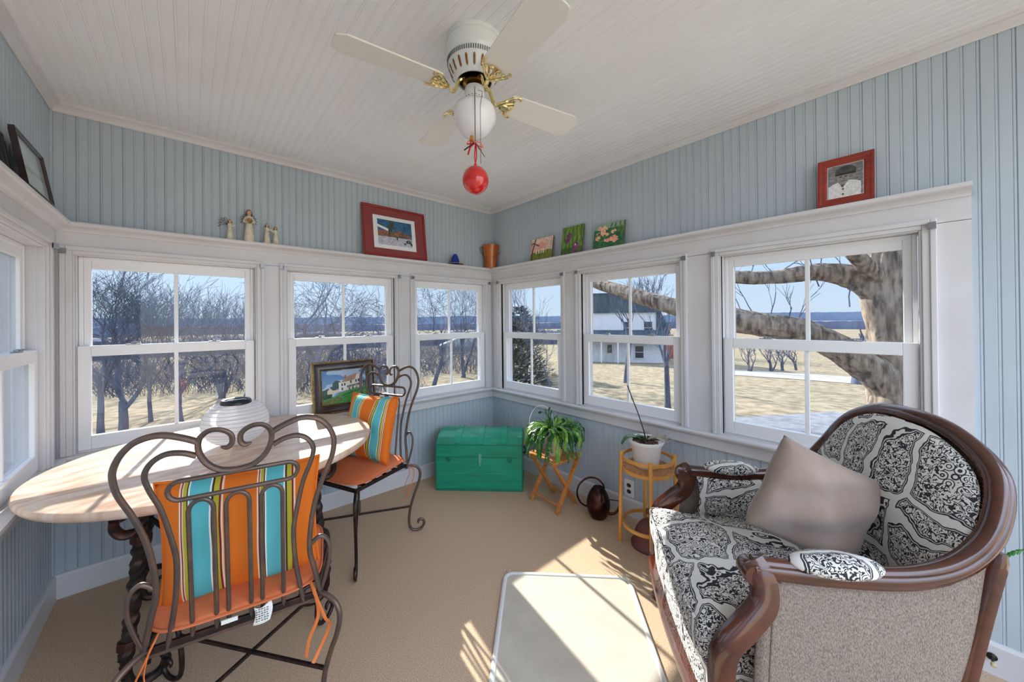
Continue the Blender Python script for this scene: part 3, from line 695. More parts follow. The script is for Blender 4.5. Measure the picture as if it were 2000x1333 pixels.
# two dark frames on the left ledge (face +x)
t = thing('easel_back_frame', 'black picture frame standing edge-on at the far left of the left ledge', 'picture', (XL+.030, 2.02, ZS+.001), rot=(radians(-8), 0, pi/2))
frame_mesh(.155, .155, .03, .018).xf(Matrix.Translation((-.06, 0, 0))).build('frame', M_dark, t)
MB().box((-.05, -.004, .01), (.085, .004, .145)).build('backing', M_dark, t)
t = thing('thin_black_frame', 'thin black frame with a pale hazy print, leaning on the left ledge', 'picture', (XL+.062, 2.135, ZS+.001), rot=(radians(-9), 0, pi/2))
frame_mesh(.345, .205, .014, .016).build('frame', mat('dark_brown_frame', (40, 22, 18), .25, coat=.4), t)
def haze(x, y):
    c = mixc((196, 206, 204), (168, 182, 180), vn(x, y, 4, 31))
    return mixc(c, (150, 166, 150), .8) if abs(y-.36-.1*x) < .05 else c
o = picture('print', .321, .181, 40, 24, haze, t, .08); o.location = (.012, -.006, .012)
MB().box((.008, -.004, .008), (.337, .003, .197)).build('backing', M_dark, t)

# ---- figurines on the back ledge
M_cream = mat('cream_resin', (226, 218, 196), .7, noise=(40, (206, 196, 172)))
M_brown = mat('brown_resin', (98, 62, 44), .6); M_skin = mat('resin_skin', (206, 164, 132), .7)
M_wire = mat('copper_wire', (96, 60, 52), .4, metal=.8); M_amber = mat('amber_resin', (188, 128, 52), .5, noise=(60, (92, 96, 44)))
def figure(parent, c, h, hair=M_brown, arm=None, lean=0):
    x, y, z0 = c; s_ = h/.19
    mb = MB(); mb.lathe([(.026*s_, 0), (.027*s_, .01*s_), (.022*s_, .06*s_), (.016*s_, .105*s_), (.013*s_, .118*s_), (.018*s_, .135*s_), (.017*s_, .15*s_), (.007*s_, .158*s_), (.006*s_, .162*s_)], 20, (x, y, z0)); mb.build('gown', M_cream, parent, smooth=True)
    MB().ellipsoid((x, y-.002, z0+.174*s_), (.0115*s_, .012*s_, .015*s_)).build('head', M_skin, parent, smooth=True)
    mb = MB(); mb.ellipsoid((x, y+.004, z0+.178*s_), (.0135*s_, .013*s_, .0165*s_)); mb.ellipsoid((x-.012*s_, y+.002, z0+.166*s_), (.005*s_, .006*s_, .013*s_), 10, 8); mb.ellipsoid((x+.012*s_, y+.002, z0+.166*s_), (.005*s_, .006*s_, .013*s_), 10, 8); mb.build('hair', hair, parent, smooth=True)
    for sx in (-1, 1):
        P = [(x+sx*.016*s_, y, z0+.145*s_), (x+sx*.026*s_, y-.006*s_, z0+.118*s_), (x+sx*.010*s_, y-.022*s_, z0+.118*s_)] if not arm else [(x+sx*.014*s_, y, z0+.145*s_), (x+arm*.018*s_+sx*.006*s_, y-.014*s_, z0+.128*s_), (x+arm*.034*s_+sx*.004*s_, y-.016*s_, z0+.142*s_)]
        MB().tube(smoothpts(P, 5), .0052*s_, 8).build('arm', M_cream, parent, smooth=True)
def wings(parent, c, h, side=(-1, 1)):
    x, y, z = c
    for sx in side:
        mb = MB()
        for k_ in range(5):
            a = radians(-20+28*k_)
            P = [(x, y+.012, z), (x+sx*h*.5*cos(a)-sx*.0, y+.020, z+h*.5*sin(a)+.008), (x+sx*h*cos(a*.8), y+.022, z+h*sin(a*.9)), (x+sx*h*.7*cos(a*.6), y+.021, z+h*.7*sin(a*.6)-.006)]
            mb.tube(smoothpts(P, 4), .0012, 5)
        mb.build('wire_wing', M_wire, parent, smooth=True)
YFg = YB-.045
t = thing('angel_figurine', 'small cream angel figurine with wire wings, leftmost on the back ledge', 'figurine', (.193, YFg, ZS)); figure(t, (0, 0, 0), .125, mat('auburn_resin', (150, 92, 50), .6), arm=1); wings(t, (-.012, 0, .095), .045, (-1,))
t = thing('angel_figurine', 'tall cream angel figurine holding an amber bouquet, on the back ledge', 'figurine', (.288, YFg, ZS)); figure(t, (0, 0, 0), .200); wings(t, (0, 0, .135), .045)
mb = MB(); mb.ellipsoid((0, -.024, .130), (.014, .010, .017)); mb.build('bouquet', M_amber, t, smooth=True)
t = thing('children_figurine', 'cream figurine of two children holding hands, right of the angels on the back ledge', 'figurine', (.403, YFg, ZS)); figure(t, (-.021, 0, 0), .130, arm=1); figure(t, (.026, 0, 0), .118, arm=-1)
mb = MB(); mb.box((-.045, -.02, 0), (.048, .02, .006)); mb.build('plinth', M_cream, t, bevel=.002)
# blue hat, wooden bucket
t = thing('straw_sun_hat', 'tiny straw hat ornament with a tall blue cone crown, on the back ledge', 'ornament', (1.797, YFg-.02, ZS))
mb = MB(); mb.lathe([(.075, .004), (.078, .006), (.074, .009), (.040, .012), (.036, .010)], 32, cap=False); mb.build('brim', mat('straw', (196, 160, 110), .8, noise=(80, (150, 110, 70))), t, smooth=True)
mb = MB(); mb.lathe([(.038, .008), (.036, .03), (.031, .055), (.022, .078), (.012, .092), (.003, .097)], 28); mb.build('crown', mat('royal_blue_felt', (16, 58, 150), .8), t, smooth=True)
t = thing('wooden_bucket', 'tapered orange-brown wooden bucket with a wire bail, in the corner of the ledge', 'bucket', (2.198, 2.768, ZS))
M_amberwood = mat('amber_varnished_wood', (188, 98, 26), .25, noise=(9, (156, 72, 18), (5, 5, .6)), coat=.4)
mb = MB(); mb.lathe([(.056, 0), (.057, .10), (.064, .105), (.068, .107), (.080, .215), (.082, .222), (.076, .222), (.055, .02), (.0, .02)], 32); mb.build('staves', M_amberwood, t, smooth=True)
for z_, r in ((.095, .0585), (.200, .0795)): mb = MB(); mb.lathe([(r, z_), (r+.003, z_), (r+.004, z_+.016), (r+.001, z_+.016)], 32, cap=False); mb.build('hoop', M_amberwood, t, smooth=True)
u_ = (.75, -.66)
P = [(u_[0]*.084*sgn, u_[1]*.084*sgn, .205) for sgn in (-1,)]+[(u_[0]*.105*cos(a), u_[1]*.105*cos(a), .205+.10*sin(a)) for a in [pi+pi*i/16 for i in range(17)]]
MB().tube([(q_[0], q_[1]-.0, q_[2]) for q_ in P], .002, 6).build('bail', mat('dark_wire', (50, 54, 66), .4, metal=.8), t, smooth=True)
# ---- steamer trunk in the corner
M_teal = mat('teal_painted_wood', (14, 158, 124), .36, noise=(5, (12, 138, 108), (.6, 3, 6)), bump=(30, .5, (.3, 4, 8)), coat=.3)
M_teal2 = mat('teal_painted_edge', (12, 116, 92), .45, noise=(40, (20, 130, 104)))
t = thing('steamer_trunk', 'teal green painted dome-top steamer trunk in the corner', 'trunk', (1.714, 2.332, 0), -pi/4)
TW, TD = .343, .372
mb = MB(); mb.box((-TW, 0, .012), (TW, TD, .262)); mb.build('body', M_teal, t, bevel=.004)
lidp = [(-.003, .266), (-.003, .362), (.0, .367), (.055, .407), (.125, .436), (.19, .446), (.255, .436), (.325, .407), (.375, .367), (.376, .266)]
mb = MB(); mb.prism(lidp, -TW-.002, TW+.002, 'x'); lid = mb.build('lid', M_teal, t, bevel=.004)
mb = MB(); mb.tube([(-TW-.002, -.003, .365), (TW+.002, -.003, .365)], .004, 8); mb.box((-TW-.004, -.006, .262), (TW+.004, .0, .270)); mb.build('lid_edge', M_teal2, t)
mb = MB()
for x in (-TW, TW): mb.box((x-.005, -.005, .008), (x+.005, .012, .26)); mb.box((x-.005, -.004, .27), (x+.005, .014, .362))
mb.box((-TW-.005, -.006, .0), (TW+.005, .015, .018)); mb.box((-TW-.005, TD-.015, .0), (TW+.005, TD+.005, .018)); mb.box((TW-.01, 0, .0), (TW+.005, TD, .018)); mb.box((-TW-.005, 0, 0), (-TW+.01, TD, .018))
mb.build('corner_trim', M_teal2, t, bevel=.003)
mb = MB()
for z_ in (.085, .125): mb.box((-TW*.62, -.004, z_), (TW*.62, .002, z_+.014))
mb.build('front_slat', M_teal, t, bevel=.003)
for x in (-.175, .008, .195):
    mb = MB()
    P = lidp[2:-2]; vs = []
    for i, (yy, zz) in enumerate(P):
        o_ = .009
        hw = .024 if i < 3 else .018; vs += [(x-hw, yy, zz+o_), (x+hw, yy, zz+o_), (x+hw, yy, zz-.002), (x-hw, yy, zz-.002)]
    n_ = len(P); mb.add(vs, [(i*4+a, i*4+(a+1) % 4, (i+1)*4+(a+1) % 4, (i+1)*4+a) for i in range(n_-1) for a in range(4)]+[(0, 1, 2, 3), (n_*4-1, n_*4-2, n_*4-3, n_*4-4)])
    mb.prism([(x-.024, .012), (x+.024, .012), (x+.016, .075), (x-.016, .075)], 0, .008, 'z') if False else None; mb.build('lid_strap', M_teal, t, smooth=True)
for x in (-.245, .008, .245):
    mb = MB()
    if abs(x) < .1: mb.box((x-.010, -.012, .222), (x+.010, -.003, .296)); mb.box((x-.016, -.009, .252), (x+.016, -.002, .262)); mb.tube([(x, -.012, .225), (x, -.016, .205)], .005, 8)
    else: mb.tube([(x+.018*cos(a), -.007, .252+.018*sin(a)-.004) for a in [2*pi*i/16 for i in range(16)]], .0035, 6, closed=True); mb.box((x-.014, -.010, .246), (x+.014, -.002, .262)); mb.prism([(x-.010, .244), (x+.010, .244), (x, .218)], -.008, -.002, 'y')
    mb.build('latch', mat('worn_latch', (110, 186, 166), .4, metal=.4) if abs(x) < .1 else M_teal2, t, bevel=.001)
for sx in (-1, 1):
    mb = MB(); mb.tube(smoothpts([(sx*TW, .12, .268), (sx*(TW+.018), .13, .262), (sx*(TW+.022), .186, .252), (sx*(TW+.018), .24, .262), (sx*TW, .25, .268)], 5), .009, 8, flat=.5); mb.build('side_handle', mat('brown_leather', (58, 40, 34), .6), t, smooth=True)

# ---- folding stool with slatted top
M_honey = mat('honey_varnished_wood', (206, 134, 62), .32, noise=(7, (184, 108, 46), (1, 1, 6)), coat=.35)
M_honey2 = mat('honey_slats', (220, 160, 96), .3, noise=(7, (196, 124, 60), (1, 6, 1)), coat=.35)
t = thing('folding_stool', 'small folding slatted wood stool holding the cascading green plant', 'stool', (2.018, 1.812, 0), -.06)
for i in range(6):
    x = -.118+i*.0472; mb = MB(); mb.box((x-.017, -.150, .352), (x+.017, .150, .362)); mb.build('slat', M_honey2, t, bevel=.002)
for yy in (-.118, .118):
    mb = MB(); mb.box((-.135, yy-.010, .330), (.135, yy+.010, .352)); mb.build('top_rail', M_honey, t, bevel=.002)
for yy, sg in ((-.132, 1), (.132, 1), (-.108, -1), (.108, -1)):
    mb = MB(); mb.bar((-.108*sg, yy, .0), (.118*sg, yy, .345), .020, .028, up=(0, 1, 0)); mb.build('leg', M_honey, t, bevel=.003)
for x, zz in ((-.084, .045), (.084, .045)):
    mb = MB(); mb.tube([(x, -.125, zz), (x, .125, zz)], .008, 10); mb.build('stretcher', M_honey, t, smooth=True)

# ---- cascading cactus in a cream pot, with a wire hoop
t = thing('holiday_cactus', 'cascading green segmented-leaf plant in a cream pot on the folding stool', 'potted plant', (2.005, 1.795, .3625))
mb = MB(); mb.lathe([(.052, 0), (.054, .003), (.074, .165), (.080, .168), (.081, .185), (.074, .186), (.068, .168), (0, .165)], 32); mb.build('pot', mat('cream_pot', (226, 206, 180), .6, noise=(6, (214, 190, 164))), t, smooth=True)
mb = MB(); mb.lathe([(.066, .166), (0, .172)], 20); mb.build('soil', mat('potting_soil', (52, 40, 32), .95), t)
M_leaf = mat('glossy_leaf_green', (70, 136, 44), .35, noise=(14, (140, 180, 64)), spec=.5)
M_leafd = mat('deep_leaf_green', (28, 84, 34), .35, noise=(14, (52, 112, 44)), spec=.5)
rnd = random.Random(7)
def seg_leaf(mb, p, d, nrm, L, W_):
    """one flat scalloped leaf segment from p along d"""
    d = d.normalized(); s_ = d.cross(nrm).normalized(); n_ = s_.cross(d).normalized()
    out = [(0, .18), (.15, .42), (.32, .5), (.42, .38), (.58, .52), (.74, .40), (.86, .46), (1.0, .14)]
    vs = []
    for f_, w__ in out:
        c = p+d*L*f_; th = .0022*(1-abs(f_-.5))
        vs += [c-s_*W_*w__, c+n_*th, c+s_*W_*w__, c-n_*th]
    m_ = len(out)
    mb.add(vs, [(i*4+a, i*4+(a+1) % 4, (i+1)*4+(a+1) % 4, (i+1)*4+a) for i in range(m_-1) for a in range(4)]+[(0, 1, 2, 3), (m_*4-1, m_*4-2, m_*4-3, m_*4-4)])
    return p+d*L
for si in range(150):
    az = rnd.uniform(0, 2*pi); r0 = rnd.uniform(0, .055); p = Vector((r0*cos(az), r0*sin(az), .172)); up_ = rnd.uniform(.1, 1.3)
    d = Vector((cos(az), sin(az), up_)).normalized(); mb = MB(); nseg = rnd.randint(5, 9); hz = Vector((cos(az), sin(az), 0))
    if si < 4: d = Vector((cos(az)*.2, sin(az)*.2, 1)); nseg = 5
    for k_ in range(nseg):
        L = rnd.uniform(.028, .040); nn = d.cross(Vector((-sin(az), cos(az), 0)))+Vector((rnd.gauss(0, .4), rnd.gauss(0, .4), rnd.gauss(0, .4)))
        p2 = seg_leaf(mb, p, d, nn, L, rnd.uniform(.018, .024)); 
        p = p2
        droop = .10 if si < 4 else .42
        d = (d+Vector((rnd.gauss(0, .16), rnd.gauss(0, .16), -droop*(.6+.15*k_)))).normalized()
        rr_ = Vector((p.x, p.y, 0))
        if rr_.length < .085 and p.z < .185: d = (d+hz*.8).normalized()
        if rr_.length > .195: d = (Vector((d.x*.3, d.y*.3, -1))).normalized()
        if p.z < .02: break
    mb.build('stem', M_leaf if rnd.random() < .55 else M_leafd, t)
P = [(-.02+.0*cos(a), .11*cos(a)+.03, .23+.16*sin(a)) for a in [pi*i/20 for i in range(21)]]
P = [(-.055+.09*cos(a)*.72, .045-.09*cos(a)*.72+.03, .20+.155*sin(a)) for a in [pi*i/24 for i in range(25)]]
MB().tube(P, .0018, 6).build('plastic_hoop', mat('clear_white_plastic', (232, 238, 240), .2), t, smooth=True)

# ---- bronze watering can
M_bronze = mat('antique_bronze', (50, 32, 30), .25, metal=.85, noise=(7, (96, 52, 38)))
t = thing('watering_can', 'egg-shaped bronze watering can with a hoop handle, on the carpet', 'watering can', (2.085, 1.47, 0), 0)
prof = [(.040, 0), (.052, .004), (.066, .03), (.077, .065), (.080, .09), (.077, .12), (.068, .15), (.054, .178), (.040, .197), (.033, .206), (.030, .206), (.028, .200)]
mb = MB(); mb.lathe(prof+[(.0, .19)], 40); mb.build('body', M_bronze, t, smooth=True)
ax = Vector((.62, -.78, 0)).normalized()       # spout direction
P = [tuple(-ax*.030+Vector((0, 0, .185))+(-ax)*(.075-.075*cos(a))+Vector((0, 0, .085*sin(a)))) for a in [0]]
P = smoothpts([ax*.040+Vector((0, 0, .185)), ax*.032+Vector((0, 0, .225)), -ax*.01+Vector((0, 0, .262)), -ax*.07+Vector((0, 0, .262)), -ax*.125+Vector((0, 0, .215)), -ax*.142+Vector((0, 0, .150)), -ax*.118+Vector((0, 0, .090)), -ax*.074+Vector((0, 0, .066))], 6)
MB().tube(P, .0062, 8).build('hoop_handle', M_bronze, t, smooth=True)
P = smoothpts([ax*.066+Vector((0, 0, .030)), ax*.10+Vector((0, 0, .030)), ax*.128+Vector((0, 0, .055)), ax*.142+Vector((0, 0, .10)), ax*.150+Vector((0, 0, .128))], 6)
MB().tube(P, [.010]*5+[.0085]*10+[.0075, .007, .0065, .006, .006, .006, .0062, .0065, .007, .008][:len(P)-15], 10).build('spout', M_bronze, t, smooth=True)
MB().tube([ax*.074+Vector((0, 0, .124)), ax*.150+Vector((0, 0, .118))], .0028, 6).build('spout_brace', M_bronze, t, smooth=True)

# ---- bentwood plant stand and orchid
M_rattan = mat('honey_bentwood', (222, 160, 76), .35, noise=(8, (198, 130, 54), (1, 1, .4)), coat=.3)
SC = (2.052, 1.092, 0)
t = thing('plant_stand', 'round honey bentwood plant stand with four legs beside the armchair', 'plant stand', SC, 0)
for k_ in range(4):
    a = radians(124+90*k_); c_, s_ = cos(a), sin(a)
    MB().tube([(.163*c_, .163*s_, 0), (.158*c_, .158*s_, .20), (.150*c_, .150*s_, .545)], [.0125, .012, .011], 10).build('leg', M_rattan, t, smooth=True)
def hoop(name, r, z, hh, th=.009):
    mb = MB(); prof = [(r-th/2, z-hh/2), (r+th/2, z-hh/2), (r+th/2, z+hh/2), (r-th/2, z+hh/2), (r-th/2, z-hh/2)]
    mb.lathe(prof, 56, cap=False); return mb.build(name, M_rattan, t, smooth=True)
hoop('upper_hoop', .143, .520, .018); hoop('shelf_hoop', .141, .452, .020); hoop('lower_hoop', .147, .125, .018)
mb = MB(); mb.lathe([(0, .462), (.138, .462), (.138, .469), (0, .469)], 48); mb.build('shelf', mat('cane_shelf', (196, 140, 92), .5, noise=(60, (160, 104, 66))), t)
t = thing('orchid_pot', 'bare-stemmed orchid with one curled leaf in a white pot on the bentwood stand', 'potted plant', (SC[0]-.005, SC[1]+.005, .4695))
mb = MB(); mb.lathe([(.066, 0), (.070, .004), (.086, .125), (.094, .132), (.103, .150), (.105, .160), (.101, .160), (.090, .146), (0, .140)], 40); mb.build('pot', mat('white_glazed_pot', (232, 230, 226), .35, coat=.2), t, smooth=True)
mb = MB(); rr_ = random.Random(5)
for k_ in range(70):
    a = rr_.uniform(0, 6.28); q = rr_.uniform(0, .075); b = rr_.uniform(0, 6.28)
    p = Vector((q*cos(a), q*sin(a), .145+rr_.uniform(0, .012))); d = Vector((cos(b), sin(b), rr_.uniform(-.3, .5)))*rr_.uniform(.01, .022)
    mb.bar(p-d, p+d, .010, .006)
mb.build('bark_chips', mat('orchid_bark', (92, 56, 38), .9, noise=(30, (44, 30, 24))), t)
P = smoothpts([(0, .0, .145), (-.004, .010, .20), (-.018, .036, .30), (-.036, .068, .40), (-.046, .092, .475)], 8)
MB().tube(P, [.0042]*8+[.0034]*(len(P)-8), 7).build('flower_spike', mat('dark_stem', (44, 42, 44), .5), t, smooth=True)
for P, w__ in (([(0, .01, .15), (-.04, .055, .175), (-.075, .09, .165), (-.095, .108, .125)], .028), ([(0, 0, .15), (-.03, .02, .185), (-.05, .04, .175)], .022)):
    Q = smoothpts(P, 6); n_ = len(Q); MB().tube(Q, [w__*(.35+.65*sin(pi*min(1, (i+1)/n_))) for i in range(n_)], 8, flat=.14, up=(0, 0, 1)).build('leaf', M_leafd, t, smooth=True)
for k_ in range(7):
    rr_ = random.Random(k_+40); a = rr_.uniform(-1.6, .6)
    Q = smoothpts([(0, 0, .15), (.05*cos(a), .05*sin(a), .17+rr_.uniform(0, .01)), (.105*cos(a), .105*sin(a), .168), (.135*cos(a+.2), .135*sin(a+.2), .172)], 5)
    MB().tube(Q, .0022, 6).build('aerial_root', mat('orchid_root', (150, 140, 120), .7), t, smooth=True)
# domed maroon object under the stand
M_maroon = mat('dull_maroon_enamel', (112, 60, 58), .5, noise=(10, (98, 50, 50)))
t = thing('maroon_dome', 'dull maroon dome-shaped weight on the carpet under the bentwood plant stand', 'ornament', (SC[0]-.002, SC[1]-.012, 0))
mb = MB(); mb.lathe([(.108, 0), (.110, .012), (.098, .030), (.093, .036), (.090, .06), (.080, .095), (.058, .130), (.030, .150), (.012, .158)], 40); mb.build('dome', M_maroon, t, smooth=True)
mb = MB(); mb.tube([(0, 0, .155), (.004, .004, .23)], .007, 8); mb.build('handle', mat('knotted_cord', (150, 120, 90), .8), t, smooth=True)
mb = MB(); mb.ellipsoid((-.012, .004, .205), (.016, .016, .018)); mb.build('knob', mat('dark_turned_wood', (92, 64, 34), .4), t, smooth=True)

# ---- outlet & doorstop
t = thing('wall_outlet', 'white duplex electrical outlet low on the right wall behind the plant stand', 'outlet', (XR, 1.342, .183), 0)
mb = MB(); mb.box((-.006, -.036, -.058), (.0, .036, .058)); mb.build('cover_plate', M_vinyl, t, bevel=.003)
for z_ in (-.021, .021):
    mb = MB(); mb.ellipsoid((-.006, 0, z_), (.002, .017, .0145), 20, 10); o = mb.build('receptacle', mat('dark_receptacle', (62, 52, 46), .5), t, smooth=True)
t = thing('door_stop', 'dark metal door stop with a cream rubber tip on the baseboard behind the armchair', 'door stop', (XR-.016, -.170, .068))
MB().lathe([(.0, 0), (.013, 0), (.014, .003), (.009, .006), (.004, .008), (.004, .045), (0, .045)], 20, M=Matrix.Rotation(-pi/2, 3, 'Y') @ Matrix.Rotation(0, 3, 'X')).build('stem', mat('dark_bronze', (52, 50, 44), .4, metal=.7), t, smooth=True)
MB().lathe([(.0, .044), (.007, .044), (.008, .056), (.005, .060), (0, .060)], 16, M=Matrix.Rotation(-pi/2, 3, 'Y')).build('rubber_tip', mat('cream_rubber', (206, 190, 150), .7), t, smooth=True)

# ---- rug
def weave_mat():
    m = bpy.data.materials.new('woven_offwhite_rug'); m.use_nodes = True; n = m.node_tree; b = n.nodes['Principled BSDF']; b.inputs['Roughness'].default_value = .95
    b.inputs['Specular IOR Level'].default_value = .1
    t = n.nodes.new('ShaderNodeTexCoord'); fac = []
    for ax_, sc in (('X', 130), ('Y', 90)):
        q = n.nodes.new('ShaderNodeTexWave'); q.bands_direction = ax_; q.inputs['Scale'].default_value = sc; q.inputs['Distortion'].default_value = 1.2; q.inputs['Detail'].default_value = 2; n.links.new(t.outputs['Object'], q.inputs[0]); fac.append(q)
    mu = n.nodes.new('ShaderNodeMath'); mu.operation = 'MULTIPLY'; n.links.new(fac[0].outputs['Fac'], mu.inputs[0]); n.links.new(fac[1].outputs['Fac'], mu.inputs[1])
    no = n.nodes.new('ShaderNodeTexNoise'); no.inputs['Scale'].default_value = 9; n.links.new(t.outputs['Object'], no.inputs[0])
    ad = n.nodes.new('ShaderNodeMath'); ad.operation = 'MULTIPLY_ADD'; ad.inputs[1].default_value = .45; n.links.new(no.outputs[0], ad.inputs[0]); n.links.new(mu.outputs[0], ad.inputs[2])
    r = n.nodes.new('ShaderNodeValToRGB'); r.color_ramp.elements[0].color = lin((166, 154, 138))+(1,); r.color_ramp.elements[1].color = lin((216, 208, 194))+(1,); r.color_ramp.elements[1].position = .7
    n.links.new(ad.outputs[0], r.inputs[0]); n.links.new(r.outputs[0], b.inputs['Base Color'])
    bb = n.nodes.new('ShaderNodeBump'); bb.inputs['Strength'].default_value = .15; bb.inputs['Distance'].default_value = .001; n.links.new(mu.outputs[0], bb.inputs['Height']); n.links.new(bb.outputs[0], b.inputs['Normal']); return m
RX, RY = .655, 1.15
t = thing('woven_rug', 'off-white woven rug with a bound edge on the tan carpet', 'rug', (1.254, 1.487, .0005), -.802)
def rug_outline(ins, n_=10, r0=.045):
    P = []
    for cx, cy, a0 in ((RX-ins-r0, -ins-r0, 0), (ins+r0, -ins-r0, pi/2), (ins+r0, -RY+ins+r0, pi), (RX-ins-r0, -RY+ins+r0, 1.5*pi)):
        for i in range(n_): a = a0+i*pi/2/(n_-1); P.append((cx+r0*cos(a), cy+r0*sin(a)))
    return P
MB().prism(rug_outline(.004), 0, .007, 'z').build('weave', weave_mat(), t)
MB().tube([(p[0], p[1], .0065) for p in rug_outline(.009)], .0105, 8, closed=True, flat=.6, up=(0, 0, 1)).build('binding', mat('white_binding_tape', (222, 220, 218), .85), t, smooth=True)
rr_ = random.Random(3)
for cx, cy, n_ in ((.006, .0, 8), (RX-.02, .0, 14)):
    for k_ in range(n_):
        x = cx+rr_.uniform(-.012, .03); MB().tube([(x, cy-.006, .008), (x+rr_.uniform(-.01, .01), cy+.008, .011), (x+rr_.uniform(-.02, .02), cy+rr_.uniform(.01, .024), .006)], .0006, 4).build('frayed_thread', mat('loose_thread', (222, 216, 206), .9), t)

# ---- armchair
def damask(name, light=(222, 219, 214), dark=(54, 54, 58)):
    m = bpy.data.materials.new(name); m.use_nodes = True; n = m.node_tree; b = n.nodes['Principled BSDF']; b.inputs['Roughness'].default_value = .9; b.inputs['Specular IOR Level'].default_value = .15
    def N(k_, **kw):
        q = n.nodes.new(k_)
        for a_, v_ in kw.items(): setattr(q, a_, v_)
        return q
    def math_(op, a_, b_=None):
        q = N('ShaderNodeMath', operation=op)
        for i, v_ in enumerate((a_, b_)):
            if v_ is None: continue
            if isinstance(v_, (int, float)): q.inputs[i].default_value = v_
            else: n.links.new(v_, q.inputs[i])
        return q.outputs[0]
    t = N('ShaderNodeTexCoord'); vec = t.outputs['Object']
    nz = N('ShaderNodeTexNoise'); nz.inputs['Scale'].default_value = 8; nz.inputs['Detail'].default_value = 3; n.links.new(vec, nz.inputs[0])
    mx = N('ShaderNodeMixRGB'); mx.blend_type = 'ADD'; mx.inputs[0].default_value = .085; n.links.new(vec, mx.inputs[1]); n.links.new(nz.outputs['Color'], mx.inputs[2])
    vo = N('ShaderNodeTexVoronoi'); vo.feature = 'DISTANCE_TO_EDGE'; vo.inputs['Scale'].default_value = 4.6; vo.inputs['Randomness'].default_value = .5; n.links.new(mx.outputs[0], vo.inputs[0])
    d = vo.outputs['Distance']
    inside = math_('GREATER_THAN', d, .070)
    l1 = math_('LESS_THAN', math_('ABSOLUTE', math_('SUBTRACT', d, .048)), .008)
    l2 = math_('LESS_THAN', math_('ABSOLUTE', math_('SUBTRACT', d, .070)), .006)
    # scroll work: contour lines of a twisted noise field
    n2 = N('ShaderNodeTexNoise'); n2.inputs['Scale'].default_value = 58; n2.inputs['Detail'].default_value = 1; n2.inputs['Distortion'].default_value = .9; n.links.new(vec, n2.inputs[0])
    sc = math_('FRACT', math_('MULTIPLY', n2.outputs[0], 5.0)); scr = math_('LESS_THAN', sc, .46)
    v2 = N('ShaderNodeTexVoronoi'); v2.inputs['Scale'].default_value = 44; n.links.new(vec, v2.inputs[0])
    fl = math_('FRACT', math_('MULTIPLY', v2.outputs['Distance'], 3.2)); flw = math_('GREATER_THAN', fl, .62)
    core = math_('GREATER_THAN', d, .30)
    pat = math_('ADD', math_('MULTIPLY', scr, math_('SUBTRACT', 1, core)), math_('MULTIPLY', flw, core))
    fac = math_('MAXIMUM', math_('MULTIPLY', pat, inside), math_('MAXIMUM', l1, l2))
    c = N('ShaderNodeMixRGB'); c.inputs[1].default_value = lin(light)+(1,); c.inputs[2].default_value = lin(dark)+(1,); n.links.new(fac, c.inputs[0]); n.links.new(c.outputs[0], b.inputs['Base Color'])
    f2 = N('ShaderNodeTexNoise'); f2.inputs['Scale'].default_value = 700; n.links.new(vec, f2.inputs[0]); bb = N('ShaderNodeBump'); bb.inputs['Strength'].default_value = .3; bb.inputs['Distance'].default_value = .002
    n.links.new(f2.outputs[0], bb.inputs['Height']); n.links.new(bb.outputs[0], b.inputs['Normal']); return m
M_dam = damask('damask_fabric')
M_tweed = mat('grey_taupe_tweed', (152, 138, 126), .95, spec=.1, noise=(420, (104, 94, 86), (1, 1, .4), 3), bump=(600, .4))
M_mahog = mat('polished_mahogany', (84, 38, 22), .2, noise=(5, (58, 24, 15), (1, 1, 3), 4), coat=.6)
AC = (1.438, .534, 0); AA = .684
t = thing('upholstered_armchair', 'wide barrel-back armchair with carved mahogany frame, black and white damask and taupe tweed sides', 'armchair', AC, AA)
half = [(0, -.657, 1.017), (.145, -.660, .998), (.270, -.643, .923), (.322, -.590, .808), (.332, -.513, .716), (.330, -.395, .665), (.327, -.21, .650), (.330, -.006, .657)]
railc = [(-x, y, z) for x, y, z in reversed(half)]+half[1:]
RAIL = smoothpts(railc, 8); NR = len(RAIL)
basehalf = [(0, -.560, .26), (.14, -.555, .26), (.25, -.535, .26), (.295, -.50, .26), (.315, -.45, .26), (.335, -.34, .26), (.350, -.17, .26), (.360, .03, .26)]
BASE = smoothpts([(-x, y, z) for x, y, z in reversed(basehalf)]+basehalf[1:], 8)
# polished rail: moulded section swept along the curve
def sweep(pts, prof, name, m, parent, upv=(0, 0, 1)):
    n_ = len(prof); N_ = len(pts); vs = []
    for i in range(N_):
        T = (pts[min(i+1, N_-1)]-pts[max(i-1, 0)]).normalized()
        ctr = Vector((0, -.25, pts[i].z)); outv = (pts[i]-ctr); outv.z = 0
        outv = outv-T*outv.dot(T); outv.normalize(); u2 = outv.cross(T).normalized()
        if u2.z < 0: u2 = -u2
        k_ = min(1, max(0, (pts[i].z-.66)/.25))
        for a, b in prof: vs.append(pts[i]+outv*a+u2*b)
    mb = MB(); mb.add(vs, [(i*n_+k_, i*n_+(k_+1) % n_, (i+1)*n_+(k_+1) % n_, (i+1)*n_+k_) for i in range(N_-1) for k_ in range(n_)]+[tuple(range(n_)), tuple((N_-1)*n_+k_ for k_ in range(n_))])
    return mb.build(name, m, parent, smooth=True)
prof = [(-.026, -.018), (-.029, -.008), (-.026, .002), (-.021, .003), (-.018, .011), (-.008, .019), (.005, .020), (.013, .015), (.016, .008), (.021, .006), (.026, -.001), (.026, -.016), (.021, -.022), (.020, -.030), (-.016, -.030)]
rail = sweep(RAIL, prof, 'show_wood_rail', M_mahog, t)
inn = [p+Vector(((0-p.x), (-.25-p.y), 0)).normalized()*.0 for p in RAIL]
